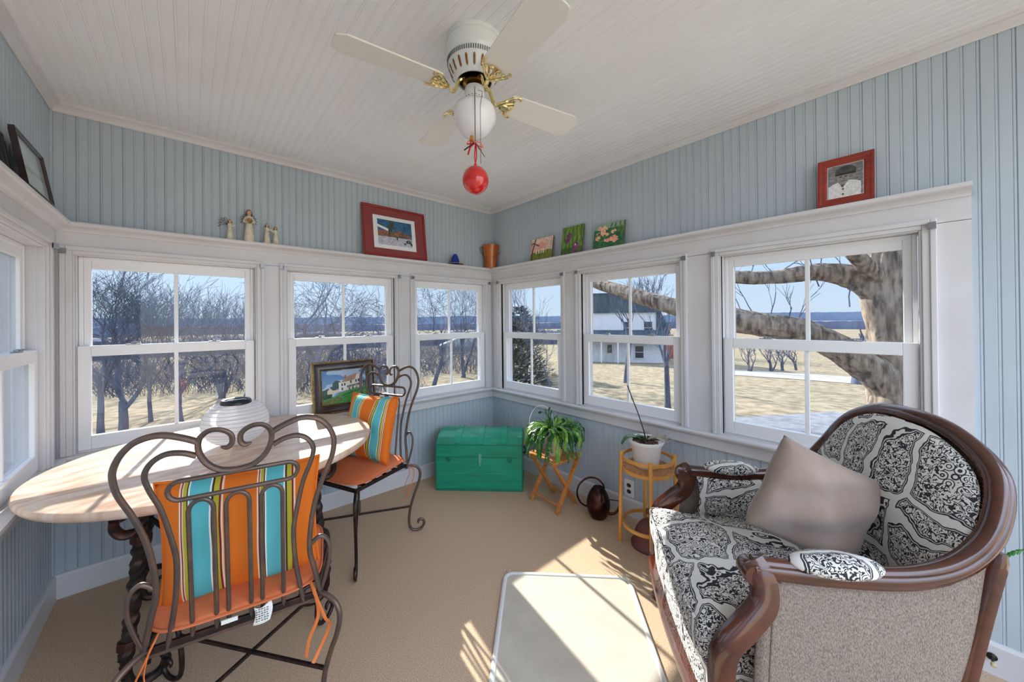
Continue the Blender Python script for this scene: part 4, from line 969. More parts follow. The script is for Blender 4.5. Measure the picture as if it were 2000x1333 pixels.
# outside tweed shell
def out_pt(u, v):
    f_ = u*(NR-1); i = min(int(f_), NR-2); fr = f_-i; a = RAIL[i].lerp(RAIL[i+1], fr); b = BASE[i].lerp(BASE[i+1], fr)
    a = a+Vector((0, 0, -.026)); n_ = Vector((a.x, a.y+.25, 0)).normalized()
    p = a.lerp(b, v)+n_*(.012*sin(pi*v)+.006); return p
mb = MB(); mb.grid(lambda u, v: out_pt(.012+.976*u, v), 90, 12); o = mb.build('outside_panel', M_tweed, t, smooth=True); o.modifiers.new('s', 'SOLIDIFY').thickness = .008
# piping round the side panels
for s_ in (0, 1):
    P = [out_pt((.03 if s_ == 0 else .97), v/20)+Vector((0, .012, 0)) for v in range(20)]
    us = [.03+.22*i/24 for i in range(25)]; us = us if s_ == 0 else [1-q for q in us]
    Q = [out_pt(q, .03)+Vector(((-1 if s_ == 0 else 1)*.003, 0, 0)) for q in us]
    MB().tube(list(reversed(P))+Q, .004, 6).build('piping', M_tweed, t, smooth=True)
# inside damask shell
INB = [Vector((p.x*.86, -.25+(p.y+.25)*.84, .42)) for p in BASE]
def in_pt(u, v):
    f_ = u*(NR-1); i = min(int(f_), NR-2); fr = f_-i; a = RAIL[i].lerp(RAIL[i+1], fr); b = INB[i].lerp(INB[i+1], fr)
    n_ = Vector((-a.x, -.20-a.y, 0)).normalized(); k_ = max(0, min(1, (a.z-.66)/.3))
    a = a+n_*.028+Vector((0, 0, -.018))
    return a.lerp(b, v)+n_*(.030+.03*k_)*sin(pi*min(1, v*1.15+.02))**.7*(1 if v < .85 else 1)
mb = MB(); mb.grid(lambda u, v: in_pt(.02+.96*u, v), 96, 18); o = mb.build('inside_upholstery', M_dam, t, smooth=True); o.modifiers.new('s', 'SOLIDIFY').thickness = .01
# rear posts
for s_ in (-1, 1):
    ip = [q for q in range(NR) if q/(NR-1) > .26][0] if s_ < 0 else [q for q in range(NR) if q/(NR-1) > .74][0]
    a = out_pt(ip/(NR-1), .0); b = out_pt(ip/(NR-1), 1.0)
    n_ = Vector((a.x, a.y+.25, 0)).normalized()*.008
    P = [a+n_+Vector((0, 0, -.012)), a.lerp(b, .3)+n_, a.lerp(b, .7)+n_, b+n_, Vector((b.x*1.0, b.y, .14))+n_*1.5, Vector((b.x*1.04, b.y-.03, .0))+n_*2]
    MB().tube(smoothpts(P, 5), [.014, .019]+[.021]*9+[.022]*5+[.022, .021, .020, .019, .018, .017, .016, .016, .016, .016, .016][:10], 10, flat=.8).build('rear_post', M_mahog, t, smooth=True)
# carved front posts
pp = [(-.008, .662, .318), (-.022, .635, .332), (-.030, .600, .340), (-.018, .555, .350), (.035, .500, .364), (.080, .450, .370), (.092, .390, .366), (.090, .320, .362), (.092, .250, .360), (.095, .190, .362)]
for s_ in (-1, 1):
    P = smoothpts([(s_*x, y, z) for y, z, x in pp], 6); n_ = len(P); vs = []
    sec = [(-.024, -.030), (-.026, .010), (-.020, .026), (-.010, .032), (-.004, .026), (.006, .034), (.018, .030), (.026, .016), (.028, -.010), (.022, -.030), (.0, -.034)]
    for i in range(n_):
        T = (P[min(i+1, n_-1)]-P[max(i-1, 0)]).normalized(); X = Vector((s_, 0, 0)); X = (X-T*X.dot(T)).normalized(); Y = X.cross(T).normalized()
        if Y.y < 0: Y = -Y
        for a, b in sec: vs.append(P[i]+X*a+Y*b)
    m_ = len(sec); mb = MB(); mb.add(vs, [(i*m_+k_, i*m_+(k_+1) % m_, (i+1)*m_+(k_+1) % m_, (i+1)*m_+k_) for i in range(n_-1) for k_ in range(m_)]+[tuple(range(m_)), tuple((n_-1)*m_+k_ for k_ in range(m_))])
    post = mb.build('front_post', M_mahog, t, smooth=True)
    # volute on the outer side and rolled nose
    Q = [Vector((s_*(.340+.009), -.018+(.026-.0011*k_)*cos(k_*.4+1.2), .630+(.026-.0011*k_)*sin(k_*.4+1.2))) for k_ in range(20)]
    MB().tube(Q, [.0068]*8+[.0068-.0004*k_ for k_ in range(12)], 8).build('volute', M_mahog, post, smooth=True)
    mb = MB(); mb.lathe([(0, -.030), (.026, -.030), (.030, -.022), (.030, .022), (.026, .030), (0, .030)], 24, c=(s_*.322, -.006, .634), M=Matrix.Rotation(pi/2, 3, 'Y')); mb.build('scroll_nose', M_mahog, post, smooth=True)
    P = smoothpts([(s_*.362, .095, .215), (s_*.375, .105, .15), (s_*.385, .098, .08), (s_*.392, .088, .03), (s_*.395, .095, .0)], 5)
    MB().tube(P, [.040, .040, .038, .036, .034, .032, .030, .028, .026, .024, .022, .021, .021, .022, .024, .026, .028, .028, .026, .024, .022][:len(P)], 12).build('front_foot', M_mahog, t, smooth=True)
    # arm pad
    a = Vector((s_*.329, -.215, .672)); mb = MB()
    mb.grid(lambda u, v: (a.x+.048*cos(2*pi*u)*sin(pi*(v*.998+.001)), a.y-.115*cos(pi*v), a.z+.030*sin(2*pi*u)*sin(pi*(v*.998+.001))), 24, 20, True); mb.build('arm_pad', M_dam, t, smooth=True)
# seat: cushion, front border, apron
def seat_outline(fr=0, n_=8):
    P = [(-.30, -.02), (-.31, .03), (-.328, .055), (-.338, .10), (-.322, .132+fr), (-.25, .142+fr), (0, .150+fr), (.25, .142+fr), (.322, .132+fr), (.338, .10), (.328, .055), (.31, .03), (.30, -.02), (.285, -.25), (.255, -.43), (.14, -.50), (0, -.515), (-.14, -.50), (-.255, -.43), (-.285, -.25)]
    return [(p.x, p.y) for p in smoothpts([(x, y, 0) for x, y in P], n_, closed=True)]
def loft(outl, levels, name, m, parent, c=(0, -.16)):
    n_ = len(outl); vs = []
    for z, ins in levels:
        for x, y in outl:
            d = Vector((x-c[0], y-c[1])); L = d.length; q = max(0, (L-ins))/L
            xx, yy = c[0]+d.x*q, c[1]+d.y*q
            vs.append((xx, yy, z if not callable(z) else z(xx, yy)))
    mb = MB(); mb.add(vs, [(i*n_+k_, i*n_+(k_+1) % n_, (i+1)*n_+(k_+1) % n_, (i+1)*n_+k_) for i in range(len(levels)-1) for k_ in range(n_)]+[tuple(reversed(range(n_))), tuple((len(levels)-1)*n_+k_ for k_ in range(n_))])
    return mb.build(name, m, parent, smooth=True)
so = seat_outline()
loft(so, [(.365, .03), (.362, .012), (.372, .0), (.41, -.004), (.450, .0), (.466, .012), (.478, .04), (.490, .09), (.500, .16), (.503, .24)], 'seat_cushion', M_dam, t)
MB().tube([(x, y, .462) for x, y in so], .0045, 6, closed=True).build('cushion_welt', M_dam, t, smooth=True)
so2 = seat_outline(-.012)
loft(so2, [(.235, .03), (.236, .01), (.30, .004), (.358, .008), (.362, .03)], 'front_border', M_dam, t)
fa = [(-.345, .100), (-.325, .128), (-.25, .138), (0, .148), (.25, .138), (.325, .128), (.345, .100)]
P = smoothpts([(x, y, .216) for x, y in fa], 8)
sweepv = []
prof2 = [(-.02, .022), (.006, .024), (.014, .016), (.010, .008), (.016, -.004), (.012, -.022), (-.02, -.024)]
for i in range(len(P)):
    T = (P[min(i+1, len(P)-1)]-P[max(i-1, 0)]).normalized(); X = Vector((-T.y, T.x, 0)); X = X if X.y > 0 else -X
    for a, b in prof2: sweepv.append(P[i]+X*a+Vector((0, 0, b)))
m_ = len(prof2); mb = MB(); mb.add(sweepv, [(i*m_+k_, i*m_+(k_+1) % m_, (i+1)*m_+(k_+1) % m_, (i+1)*m_+k_) for i in range(len(P)-1) for k_ in range(m_)]+[tuple(range(m_)), tuple((len(P)-1)*m_+k_ for k_ in range(m_))])
mb.build('apron', M_mahog, t, smooth=True)
bb_ = [p+Vector((p.x, p.y+.25, 0)).normalized()*.006 for p in BASE]
MB().tube([(p.x, p.y, .245) for p in bb_], .022, 10, flat=.7, up=(0, 0, 1)).build('base_rail', M_mahog, t, smooth=True)
M_taupe = mat('taupe_velvet', (160, 142, 130), .8, spec=.15, noise=(7, (146, 126, 114)), sheen=.25)
pillow('throw_pillow', 'plain taupe velvet throw pillow tilted on the damask armchair', (1.592, .245, .716), (-.03, .46, -.74), .375, .33, .145, M_taupe, 9, wob=.22, pipe=False, pinch=.05)

# ---- fern behind the armchair
t = thing('potted_fern', 'green fern frond arching out from behind the armchair at the right edge', 'potted plant', (2.06, -.62, 0))
mb = MB(); mb.lathe([(.09, 0), (.12, .22), (.13, .22), (.13, .25), (.11, .25), (.105, .22), (0, .21)], 28); mb.build('pot', mat('terracotta', (170, 96, 66), .8), t, smooth=True)
M_fern = mat('fern_green', (40, 120, 30), .5, noise=(30, (80, 160, 50)))
rr_ = random.Random(11)
for k_ in range(12):
    a = 1.50 if k_ == 0 else rr_.uniform(0, 2*pi)
    L = .40 if k_ == 0 else rr_.uniform(.12, .17)
    hz = Vector((cos(a), sin(a), 0)); zt = .62 if k_ == 0 else .42
    P = smoothpts([Vector((0, 0, .22)), hz*.25*L+Vector((0, 0, zt*.8)), hz*.6*L+Vector((0, 0, zt)), hz*L+Vector((0, 0, zt-.06)), hz*L*1.12+Vector((0, 0, zt-.13))], 8); mb = MB(); mb.tube(P, .0018, 5)
    side = Vector((-hz.y, hz.x, 0))
    for i in range(4, len(P)-1):
        w__ = .034*(1-abs(i/len(P)-.5)*1.2); T = (P[i+1]-P[i]).normalized()
        for s_ in (-1, 1):
            d = (side*s_+T*.5+Vector((0, 0, -.25))).normalized(); seg_leaf(mb, P[i], d, Vector((0, 0, 1)), max(.012, w__), .008)
    mb.build('frond', M_fern, t)

# ---- ceiling fan
M_fanw = mat('fan_white_enamel', (226, 230, 230), .25, coat=.4)
M_blade = mat('fan_blade_white', (232, 230, 224), .4)
M_brass = mat('polished_brass', (236, 214, 150), .16, metal=1)
M_dkbrass = mat('dark_motor', (30, 20, 12), .3, metal=.6)
FC = (.845, 1.155, 0)
t = thing('ceiling_fan', 'white four-blade ceiling fan with brass arms and a schoolhouse glass globe', 'ceiling fan', (FC[0], FC[1], CEIL))
mb = MB(); mb.lathe([(.106, .0), (.108, -.010), (.104, -.014), (.108, -.022), (.110, -.034), (.111, -.060), (.110, -.078), (.104, -.086), (.103, -.104), (.100, -.112), (.092, -.135), (.080, -.155), (.072, -.163), (.067, -.163), (.066, -.155)], 64, cap=False); mb.build('motor_housing', M_fanw, t, smooth=True)
mb = MB()
for k_ in range(76):
    a = 2*pi*k_/76
    mb.bar((.1045*cos(a), .1045*sin(a), -.087), (.1035*cos(a), .1035*sin(a), -.103), .0035, .003)
mb.build('vent_grille', mat('vent_shadow_grey', (96, 104, 106), .5), t)
for k_ in range(20):
    a = 2*pi*k_/20; mb = MB()
    p0 = Vector((.1005*cos(a), .1005*sin(a), -.116)); p1 = Vector((.0845*cos(a), .0845*sin(a), -.1505))
    mb.tube([p0, p0.lerp(p1, .2), p0.lerp(p1, .8), p1], [.0025, .0048, .0045, .0022], 8, flat=.5, up=(cos(a), sin(a), 0)); mb.build('vent_slot', mat('amber_slot', (140, 96, 56), .4, metal=.5), t, smooth=True)
mb = MB(); mb.lathe([(.066, -.150), (.064, -.152), (.050, -.150), (0, -.150)], 40); mb.build('motor_base', M_dkbrass, t, smooth=True)
mb = MB(); mb.lathe([(.046, -.150), (.046, -.172), (.028, -.178), (.020, -.180), (.020, -.190), (0, -.190)], 32); mb.build('flywheel', mat('dark_brass', (120, 86, 36), .22, metal=1), t, smooth=True)
mb = MB(); mb.lathe([(.020, -.184), (.036, -.186), (.039, -.190), (.039, -.236), (.037, -.240), (.0, -.240)], 36); mb.build('switch_housing', M_fanw, t, smooth=True)
mb = MB()
for k_ in range(18): a = 2*pi*k_/18; mb.ellipsoid((.039*cos(a), .039*sin(a), -.231), (.0026, .0026, .0016), 6, 5)
mb.build('fitter_holes', mat('vent_shadow_grey', (96, 104, 106), .5), t)
# globe
gm = bpy.data.materials.new('opal_glass'); gm.use_nodes = True; gb = gm.node_tree.nodes['Principled BSDF']; gb.inputs['Base Color'].default_value = lin((238, 238, 242))+(1,); gb.inputs['Roughness'].default_value = .12
gb.inputs['Subsurface Weight'].default_value = .35; gb.inputs['Subsurface Radius'].default_value = (.05, .05, .05); gb.inputs['Coat Weight'].default_value = .3
mb = MB(); mb.lathe([(.040, -.236), (.044, -.242), (.058, -.248), (.072, -.258), (.080, -.272), (.083, -.290), (.082, -.308), (.078, -.322), (.062, -.350), (.048, -.368), (.034, -.376), (.016, -.380), (0, -.381)], 56); mb.build('globe', gm, t, smooth=True)
BR, BZ = (.150, .505), -.205
for k_ in range(4):
    A = radians(-9+90*k_); c_, s_ = cos(A), sin(A); Rz = Matrix.Rotation(A, 4, 'Z') @ Matrix.Translation((0, 0, BZ)) @ Matrix.Rotation(radians(-11), 4, 'X')
    pts = [(BR[0], -.050), (BR[0]+.03, -.056), (BR[1]-.035, -.068), (BR[1]-.004, -.048), (BR[1], -.036), (BR[1], .036), (BR[1]-.004, .048), (BR[1]-.035, .068), (BR[0]+.03, .056), (BR[0], .050)]
    mb = MB(); mb.prism(pts, 0, .006, 'z'); mb.xf(Rz); bl = mb.build('blade', M_blade, t, bevel=.0015)
    mb = MB()
    root = (Rz.inverted() @ Vector((.042*c_, .042*s_, -.160)))
    arm = smoothpts([root, root+Vector((.022, 0, -.016)), Vector((.088, 0, -.022)), Vector((.112, 0, -.006)), Vector((.128, 0, -.006))], 6)
    mb.tube(arm, [.010]*6+[.008]*(len(arm)-6), 8, flat=.7, up=(0, 0, 1))
    for sy in (-1, 1):
        mb.tube(smoothpts([(.110, 0, -.008), (.124, sy*.016, -.010), (.142, sy*.034, -.006), (.160, sy*.050, -.003), (.180, sy*.056, -.004), (.186, sy*.048, -.008)], 5), [.0065]*8+[.0052]*8+[.004]*10, 8)
        mb.tube(smoothpts([(.124, sy*.004, -.009), (.146, sy*.016, -.010), (.164, sy*.022, -.006), (.170, sy*.012, -.006), (.158, sy*.006, -.006)], 5), .0042, 6)
        mb.tube(smoothpts([(.150, sy*.040, -.007), (.158, sy*.030, -.010), (.166, sy*.036, -.006)], 5), .0036, 6)
    mb.tube(smoothpts([(.128, 0, -.008), (.152, 0, -.008), (.176, 0, -.006)], 5), [.006]*5+[.005]*3+[.004]*4, 8)
    mb.xf(Rz); mb.build('blade_arm', M_brass, bl, smooth=True)
tw = Vector((-.59, -.807, 0))
ch = tw*.0885
P = [tw*.037+Vector((0, 0, -.205)), tw*.052+Vector((0, 0, -.212)), tw*.078+Vector((0, 0, -.252)), ch+Vector((0, 0, -.30)), ch+Vector((0, 0, -.36)), ch+Vector((0, 0, -.452))]
MB().tube(P, .0014, 6).build('pull_chain', mat('dark_chain', (60, 60, 62), .4, metal=.8), t, smooth=True)
P2 = [tw*.030+Vector((.03, -.02, -.238)), tw*.084+Vector((.035, -.022, -.262)), tw*.088+Vector((.026, -.019, -.33)), tw*.078+Vector((.022, -.016, -.52))]
P2 = [(-.028, -.086, -.25), (-.036, -.083, -.31), (-.036, -.083, -.52)]
MB().tube([(-.012, -.038, -.215)]+P2, .0009, 6).build('pull_chain', mat('dark_chain', (60, 60, 62), .4, metal=.8), t, smooth=True)
mb = MB(); mb.lathe([(.002, .0), (.0065, -.004), (.0085, -.018), (.007, -.032), (.003, -.040), (0, -.041)], 16, c=tuple(ch+Vector((-.012, .004, -.418)))); mb.build('wooden_pull', mat('amber_pull', (186, 122, 40), .35), t, smooth=True)
# red ball
BP = Vector((FC[0], FC[1], CEIL))+ch
t = thing('red_glass_ball', 'red blown glass ball hanging on a red ribbon from the fan chain', 'ornament', (BP.x, BP.y, 1.868))
rg = bpy.data.materials.new('red_blown_glass'); rg.use_nodes = True; b = rg.node_tree.nodes['Principled BSDF']; b.inputs['Base Color'].default_value = (.60, .002, .003, 1); b.inputs['Roughness'].default_value = .04
b.inputs['Coat Weight'].default_value = .6; b.inputs['Subsurface Weight'].default_value = .0; b.inputs['Subsurface Radius'].default_value = (.05, .004, .004); b.inputs['Specular IOR Level'].default_value = .7
mb = MB(); mb.ellipsoid((0, 0, 0), (.0485, .0485, .0515), 40, 24); mb.build('ball', rg, t, smooth=True)
mb = MB(); mb.lathe([(.010, .048), (.006, .056), (.004, .062), (0, .062)], 16); mb.build('cap', rg, t, smooth=True)
M_rib = mat('red_ribbon', (206, 26, 40), .5); M_ribd = mat('plum_ribbon', (66, 40, 70), .5); M_ribp = mat('coral_ribbon', (236, 120, 100), .5)
MB().tube(smoothpts([(0, 0, .060), (.004, -.002, .09), (.002, 0, .135), (-.003, 0, .09), (0, 0, .060)], 5), .0022, 6).build('ribbon_loop', M_rib, t, smooth=True)
rx = Vector((.807, -.59, 0))
for P, m in (([(0, .132), (-.016, .142), (-.030, .128), (-.014, .128)], M_rib), ([(0, .132), (.014, .136), (.028, .118), (.010, .122)], M_ribp), ([(-.004, .132), (-.022, .118), (-.040, .104)], M_ribd), ([(.004, .13), (.018, .108), (.034, .082)], M_ribd), ([(-.002, .13), (-.018, .115), (-.026, .088)], M_rib), ([(.002, .13), (.012, .112), (.024, .106)], M_rib)):
    MB().tube(smoothpts([rx*a+tw*.012+Vector((0, 0, z)) for a, z in P], 5), .0036, 6, flat=.35).build('ribbon_bow', m, t, smooth=True)
# ================================================================== OUTSIDE
def gz(r):
    pts = [(0, -.95), (8, -.95), (13, -1.15), (35, -2.6), (100, -5.0), (2000, -5.0)]
    for (a, za), (b, zb) in zip(pts, pts[1:]):
        if r <= b: k_ = (r-a)/(b-a); return za+(zb-za)*k_
    return -5
def at_px(u, depth):
    """spot on the ground under a picture column, at a depth from the camera"""
    q = dir_px(u, depth); return Vector((q.x, q.y, gz(q.length)))
def grass_mat():
    m = bpy.data.materials.new('dormant_grass'); m.use_nodes = True; n = m.node_tree; b = n.nodes['Principled BSDF']; b.inputs['Roughness'].default_value = 1; b.inputs['Specular IOR Level'].default_value = 0
    t = n.nodes.new('ShaderNodeTexCoord'); cols = []
    for sc, a_, c_ in ((.35, (152, 140, 120), (136, 130, 110)), (3, (168, 154, 132), (100, 90, 76))):
        q = n.nodes.new('ShaderNodeTexNoise'); q.inputs['Scale'].default_value = sc; q.inputs['Detail'].default_value = 8; n.links.new(t.outputs['Object'], q.inputs[0])
        r = n.nodes.new('ShaderNodeValToRGB'); r.color_ramp.elements[0].position = .4; r.color_ramp.elements[1].position = .62
        r.color_ramp.elements[0].color = lin(a_)+(1,); r.color_ramp.elements[1].color = lin(c_)+(1,); n.links.new(q.outputs[0], r.inputs[0]); cols.append(r)
    mx = n.nodes.new('ShaderNodeMixRGB'); mx.inputs[0].default_value = .55; n.links.new(cols[0].outputs[0], mx.inputs[1]); n.links.new(cols[1].outputs[0], mx.inputs[2]); n.links.new(mx.outputs[0], b.inputs['Base Color']); return m
mb = MB(); rs = [0, 3, 5, 7, 8, 9, 10, 11, 13, 15, 18, 22, 27, 35, 50, 70, 100, 160, 300, 700, 1500]; NA = 72
vs = [(0, 0, gz(0))]
for r in rs[1:]:
    for k_ in range(NA): a = 2*pi*k_/NA; vs.append((r*cos(a), r*sin(a), gz(r)+(.015*sin(3*a+r)+.012*sin(7*a-r))*(1 if 9 < r < 80 else 0)))
fs = [(0, 1+k_, 1+(k_+1) % NA) for k_ in range(NA)]
for i in range(len(rs)-2):
    for k_ in range(NA): fs.append((1+i*NA+k_, 1+(i+1)*NA+k_, 1+(i+1)*NA+(k_+1) % NA, 1+i*NA+(k_+1) % NA))
mb.add(vs, fs); g = mb.build('yard_ground', grass_mat(), smooth=True); struct(g)
def patch(name, poly_polar, m, lift, label):
    """ring sector given as (column, r0, r1) samples"""
    mb = MB(); vs = []; NR_ = 8
    for u, r0, r1 in poly_polar:
        d = dir_px(u, 1.0).normalized()
        for j in range(NR_): r = r0+(r1-r0)*j/(NR_-1); vs.append((d.x*r, d.y*r, gz(r)+lift+(.0)))
    mb.add(vs, [(i*NR_+j, (i+1)*NR_+j, (i+1)*NR_+j+1, i*NR_+j+1) for i in range(len(poly_polar)-1) for j in range(NR_-1)])
    return struct(mb.build(name, m, smooth=True))
M_asph = mat('weathered_asphalt', (128, 130, 138), .9, noise=(5, (104, 106, 114)))
M_road = mat('pale_gravel_road', (164, 158, 154), .95, noise=(1, (146, 142, 138)))
patch('driveway', [(1180, 5.5, 6.4), (1300, 5.5, 8.3), (1380, 5.5, 9.6), (1440, 5.5, 10.2), (1560, 5.5, 11.6), (1700, 5.5, 14.4), (1800, 5.5, 15), (1950, 5.5, 16), (2400, 5.5, 16)], M_asph, .03, '')
patch('gravel_road', [(u, 24, 30) for u in (1380, 1450, 1550, 1650, 1750, 1850, 2000)], M_road, .014, '')
patch('gravel_lane', [(u, 9.2+.6*sin(u*.02), 11.5+.6*sin(u*.02)) for u in (60, 120, 180, 260, 330, 400, 480, 540)], M_road, .014, '')
# far tree line and hills
def ridge(name, r, z0, zt, m, amp, seed, a0=-25, a1=118, th=14):
    mb = MB(); rr = random.Random(seed); n = 420; vs = []
    for i in range(n+1):
        a = radians(a0+(a1-a0)*i/n); t_ = zt+amp*(.6*sin(i*.11+seed)+.5*sin(i*.037+2*seed))+rr.uniform(-.35, .35)*amp
        for rad, z in ((r, z0), (r, t_*.97), (r+th*.3, t_), (r+th, t_*.9), (r+th, z0)): vs.append((rad*sin(a), rad*cos(a), z))
    mb.add(vs, [(i*5+k_, (i+1)*5+k_, (i+1)*5+k_+1, i*5+k_+1) for i in range(n) for k_ in range(4)])
    return mb.build(name, m, smooth=False)
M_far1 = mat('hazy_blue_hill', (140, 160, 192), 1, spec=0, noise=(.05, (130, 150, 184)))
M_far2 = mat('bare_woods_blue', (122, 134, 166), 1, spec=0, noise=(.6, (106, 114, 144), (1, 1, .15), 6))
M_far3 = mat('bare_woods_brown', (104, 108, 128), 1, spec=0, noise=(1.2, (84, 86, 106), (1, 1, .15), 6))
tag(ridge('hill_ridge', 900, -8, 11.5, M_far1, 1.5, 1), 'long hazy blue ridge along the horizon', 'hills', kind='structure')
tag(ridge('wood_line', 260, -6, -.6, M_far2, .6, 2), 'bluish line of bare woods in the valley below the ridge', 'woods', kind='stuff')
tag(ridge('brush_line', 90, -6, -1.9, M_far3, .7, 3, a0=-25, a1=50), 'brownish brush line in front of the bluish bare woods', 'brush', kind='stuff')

# trees
M_bark = mat('haze_tinted_bare_bark', (102, 108, 126), .95, spec=.05, noise=(6, (78, 84, 102), (1, 1, .3)), bump=(30, .5, (1, 1, .2)))  # bluish cast puts aerial haze into the bark colour
M_twig = mat('haze_tinted_twigs', (84, 92, 112), .95, spec=.05, noise=(2, (104, 104, 116)))  # blue in the twig colour stands in for haze over distance
def branch(mb, p, d, r, L, depth, rr, spread, upb, twmin):
    n = 4 if depth > 1 else 3; P = [p]; R = [r]; q = p.copy(); dd = d.normalized()
    for i in range(n):
        dd = (dd+Vector((rr.gauss(0, .13), rr.gauss(0, .13), rr.gauss(0, .10)+upb*.06))).normalized(); q = q+dd*L/n; P.append(q.copy()); R.append(max(twmin*.6, r*(1-.42*(i+1)/n)))
    mb.tube(P, R, 7 if r > .03 else (4 if r > .012 else 3))
    if depth <= 0: return
    k_ = rr.randint(2, 3) + (1 if depth > 2 else 0)
    for j in range(k_):
        f_ = rr.uniform(.35, 1.0) if j else 1.0; i = min(int(f_*n), n-1); b = P[i].lerp(P[i+1], f_*n-i if f_ < 1 else 1)
        ax_ = dd.orthogonal().normalized(); ax_.rotate(Matrix.Rotation(rr.uniform(0, 2*pi), 3, dd)); nd = (dd*cos(spread)+ax_*sin(spread)*rr.uniform(.6, 1.3)+Vector((0, 0, upb*.25))).normalized()
        branch(mb, b, nd, max(twmin, R[i+1]*rr.uniform(.5, .78)), L*rr.uniform(.62, .85), depth-1, rr, spread, upb, twmin)
def tree(u, depth_, h, seed, label, r=.08, lean=(0, 0), spread=.55, upb=.5, levels=5, twmin=.0045, group=None, stems=1, name='bare_tree', fork=.3, m=None):
    p = at_px(u, depth_); rr = random.Random(seed); t = thing(name, label, 'tree', (p.x, p.y, p.z-.08), 0, group); 
    tr = MB(); br = MB()
    right = Vector((_R.x, _R.y, 0))
    for s_ in range(stems):
        d = (Vector((0, 0, 1))+right*(lean[0]+ (rr.uniform(-.4, .4) if stems > 1 else 0))+Vector((_F.x, _F.y, 0))*lean[1]).normalized()
        P = [Vector((rr.uniform(-.1, .1)*(stems > 1), rr.uniform(-.1, .1)*(stems > 1), 0))]; R = [r*1.25]; Lt = h*fork*.8
        for i in range(4): d = (d+Vector((rr.gauss(0, .05), rr.gauss(0, .05), .03))).normalized(); P.append(P[-1]+d*Lt/4); R.append(r*(1-.07*i))
        tr.tube(P, R, 9)
        for j in range(3 if stems == 1 else 2):
            ax_ = d.orthogonal().normalized(); ax_.rotate(Matrix.Rotation(j*2.1+rr.uniform(0, 1), 3, d)); nd = (d*cos(spread*.8)+ax_*sin(spread*.8)).normalized()
            branch(br, P[-1 if j < 2 else -2], nd, r*.55, h*.215, levels-1, rr, spread, upb, twmin)
    tr.build('trunk', m or M_bark, t, smooth=True, fixn=False); br.build('branches', m or M_bark, t, smooth=False, fixn=False); return t
tree(238, 7.9, 4.98, 1, 'bare forked tree left of centre in the large left back window', r=.085, lean=(.12, 0), spread=.5, levels=6, fork=.22)
tree(196, 8.2, 4.61, 2, 'bare tree at the left edge of the large left back window', r=.06, lean=(-.05, 0), spread=.6, levels=6, fork=.35)
tree(294, 9.4, 3.87, 3, 'slim bare tree between two bigger ones through the left back window', r=.045, spread=.55, levels=5, fork=.4)
tree(352, 9.0, 4.79, 4, 'bare tree behind the muntin of the left back window', r=.07, lean=(-.12, 0), spread=.6, levels=6, fork=.26)
tree(432, 13.5, 5.38, 5, 'many-stemmed bare tree right of the muntin in the left back window', r=.055, stems=5, spread=.42, upb=.8, levels=5, fork=.22)
tree(478, 12.0, 5.38, 15, 'upright bare tree at the right side of the left back window', r=.06, stems=3, spread=.42, upb=.8, levels=5, fork=.2)
tree(624, 8.6, 5.35, 6, 'tangled bare tree behind the farmhouse painting', r=.10, spread=.8, upb=.15, levels=6, fork=.34)
tree(706, 10.5, 5.07, 7, 'gnarled bare tree at the right of the middle back window', r=.08, lean=(.1, 0), spread=.85, upb=.1, levels=6, fork=.22)
tree(575, 12.5, 5.38, 16, 'bare tree at the left of the middle back window', r=.07, lean=(-.1, 0), spread=.7, upb=.2, levels=6, fork=.22)
tree(842, 13.0, 5.38, 8, 'slanting bare tree in the narrow window left of the corner', r=.08, lean=(.28, 0), spread=.7, upb=.1, levels=6, fork=.3)
tree(905, 18, 7.00, 9, 'dense bare tree at the right of the window left of the corner', r=.07, stems=3, spread=.5, levels=5, fork=.25)
tree(1028, 17, 7.50, 10, 'bare tree just right of the room corner', r=.08, stems=2, spread=.45, levels=5, fork=.3)
tree(1078, 12.5, 4.15, 12, 'thin leaning bare tree at the right of the window right of the corner', r=.04, lean=(-.35, 0), spread=.6, levels=5, fork=.3)
tree(1302, 9.6, 3.87, 13, 'small dark tree standing on the lawn at the right of the middle right window', r=.075, lean=(-.06, 0), spread=.35, upb=.7, levels=4, fork=.4)
tree(1222, 15.5, 4.60, 17, 'upright bare tree in front of the white house', r=.11, spread=.4, upb=.7, levels=4, fork=.5)
tree(1270, 47, 13.00, 18, 'tall bare tree rising behind the white house', r=.2, stems=3, spread=.45, upb=.7, levels=5, twmin=.02, fork=.3)
for k_, u in enumerate((1462, 1505, 1528, 1556)):
    tree(u, 24+k_, 3.0, 60+k_, ('leftmost of the low bare shrubs along the pale road', 'second low bare shrub from the left along the pale road', 'third low bare shrub from the left along the pale road', 'rightmost of the low bare shrubs along the pale road')[k_], r=.05, stems=4, spread=.5, upb=.5, levels=3, fork=.25, name='bare_shrub', group='bare shrubs along the road', twmin=.014)
tree(1674, 17.5, 3.20, 71, 'short dark tree trunk on the lawn left of the big tree', r=.22, spread=.5, levels=2, fork=.7, name='bare_tree')
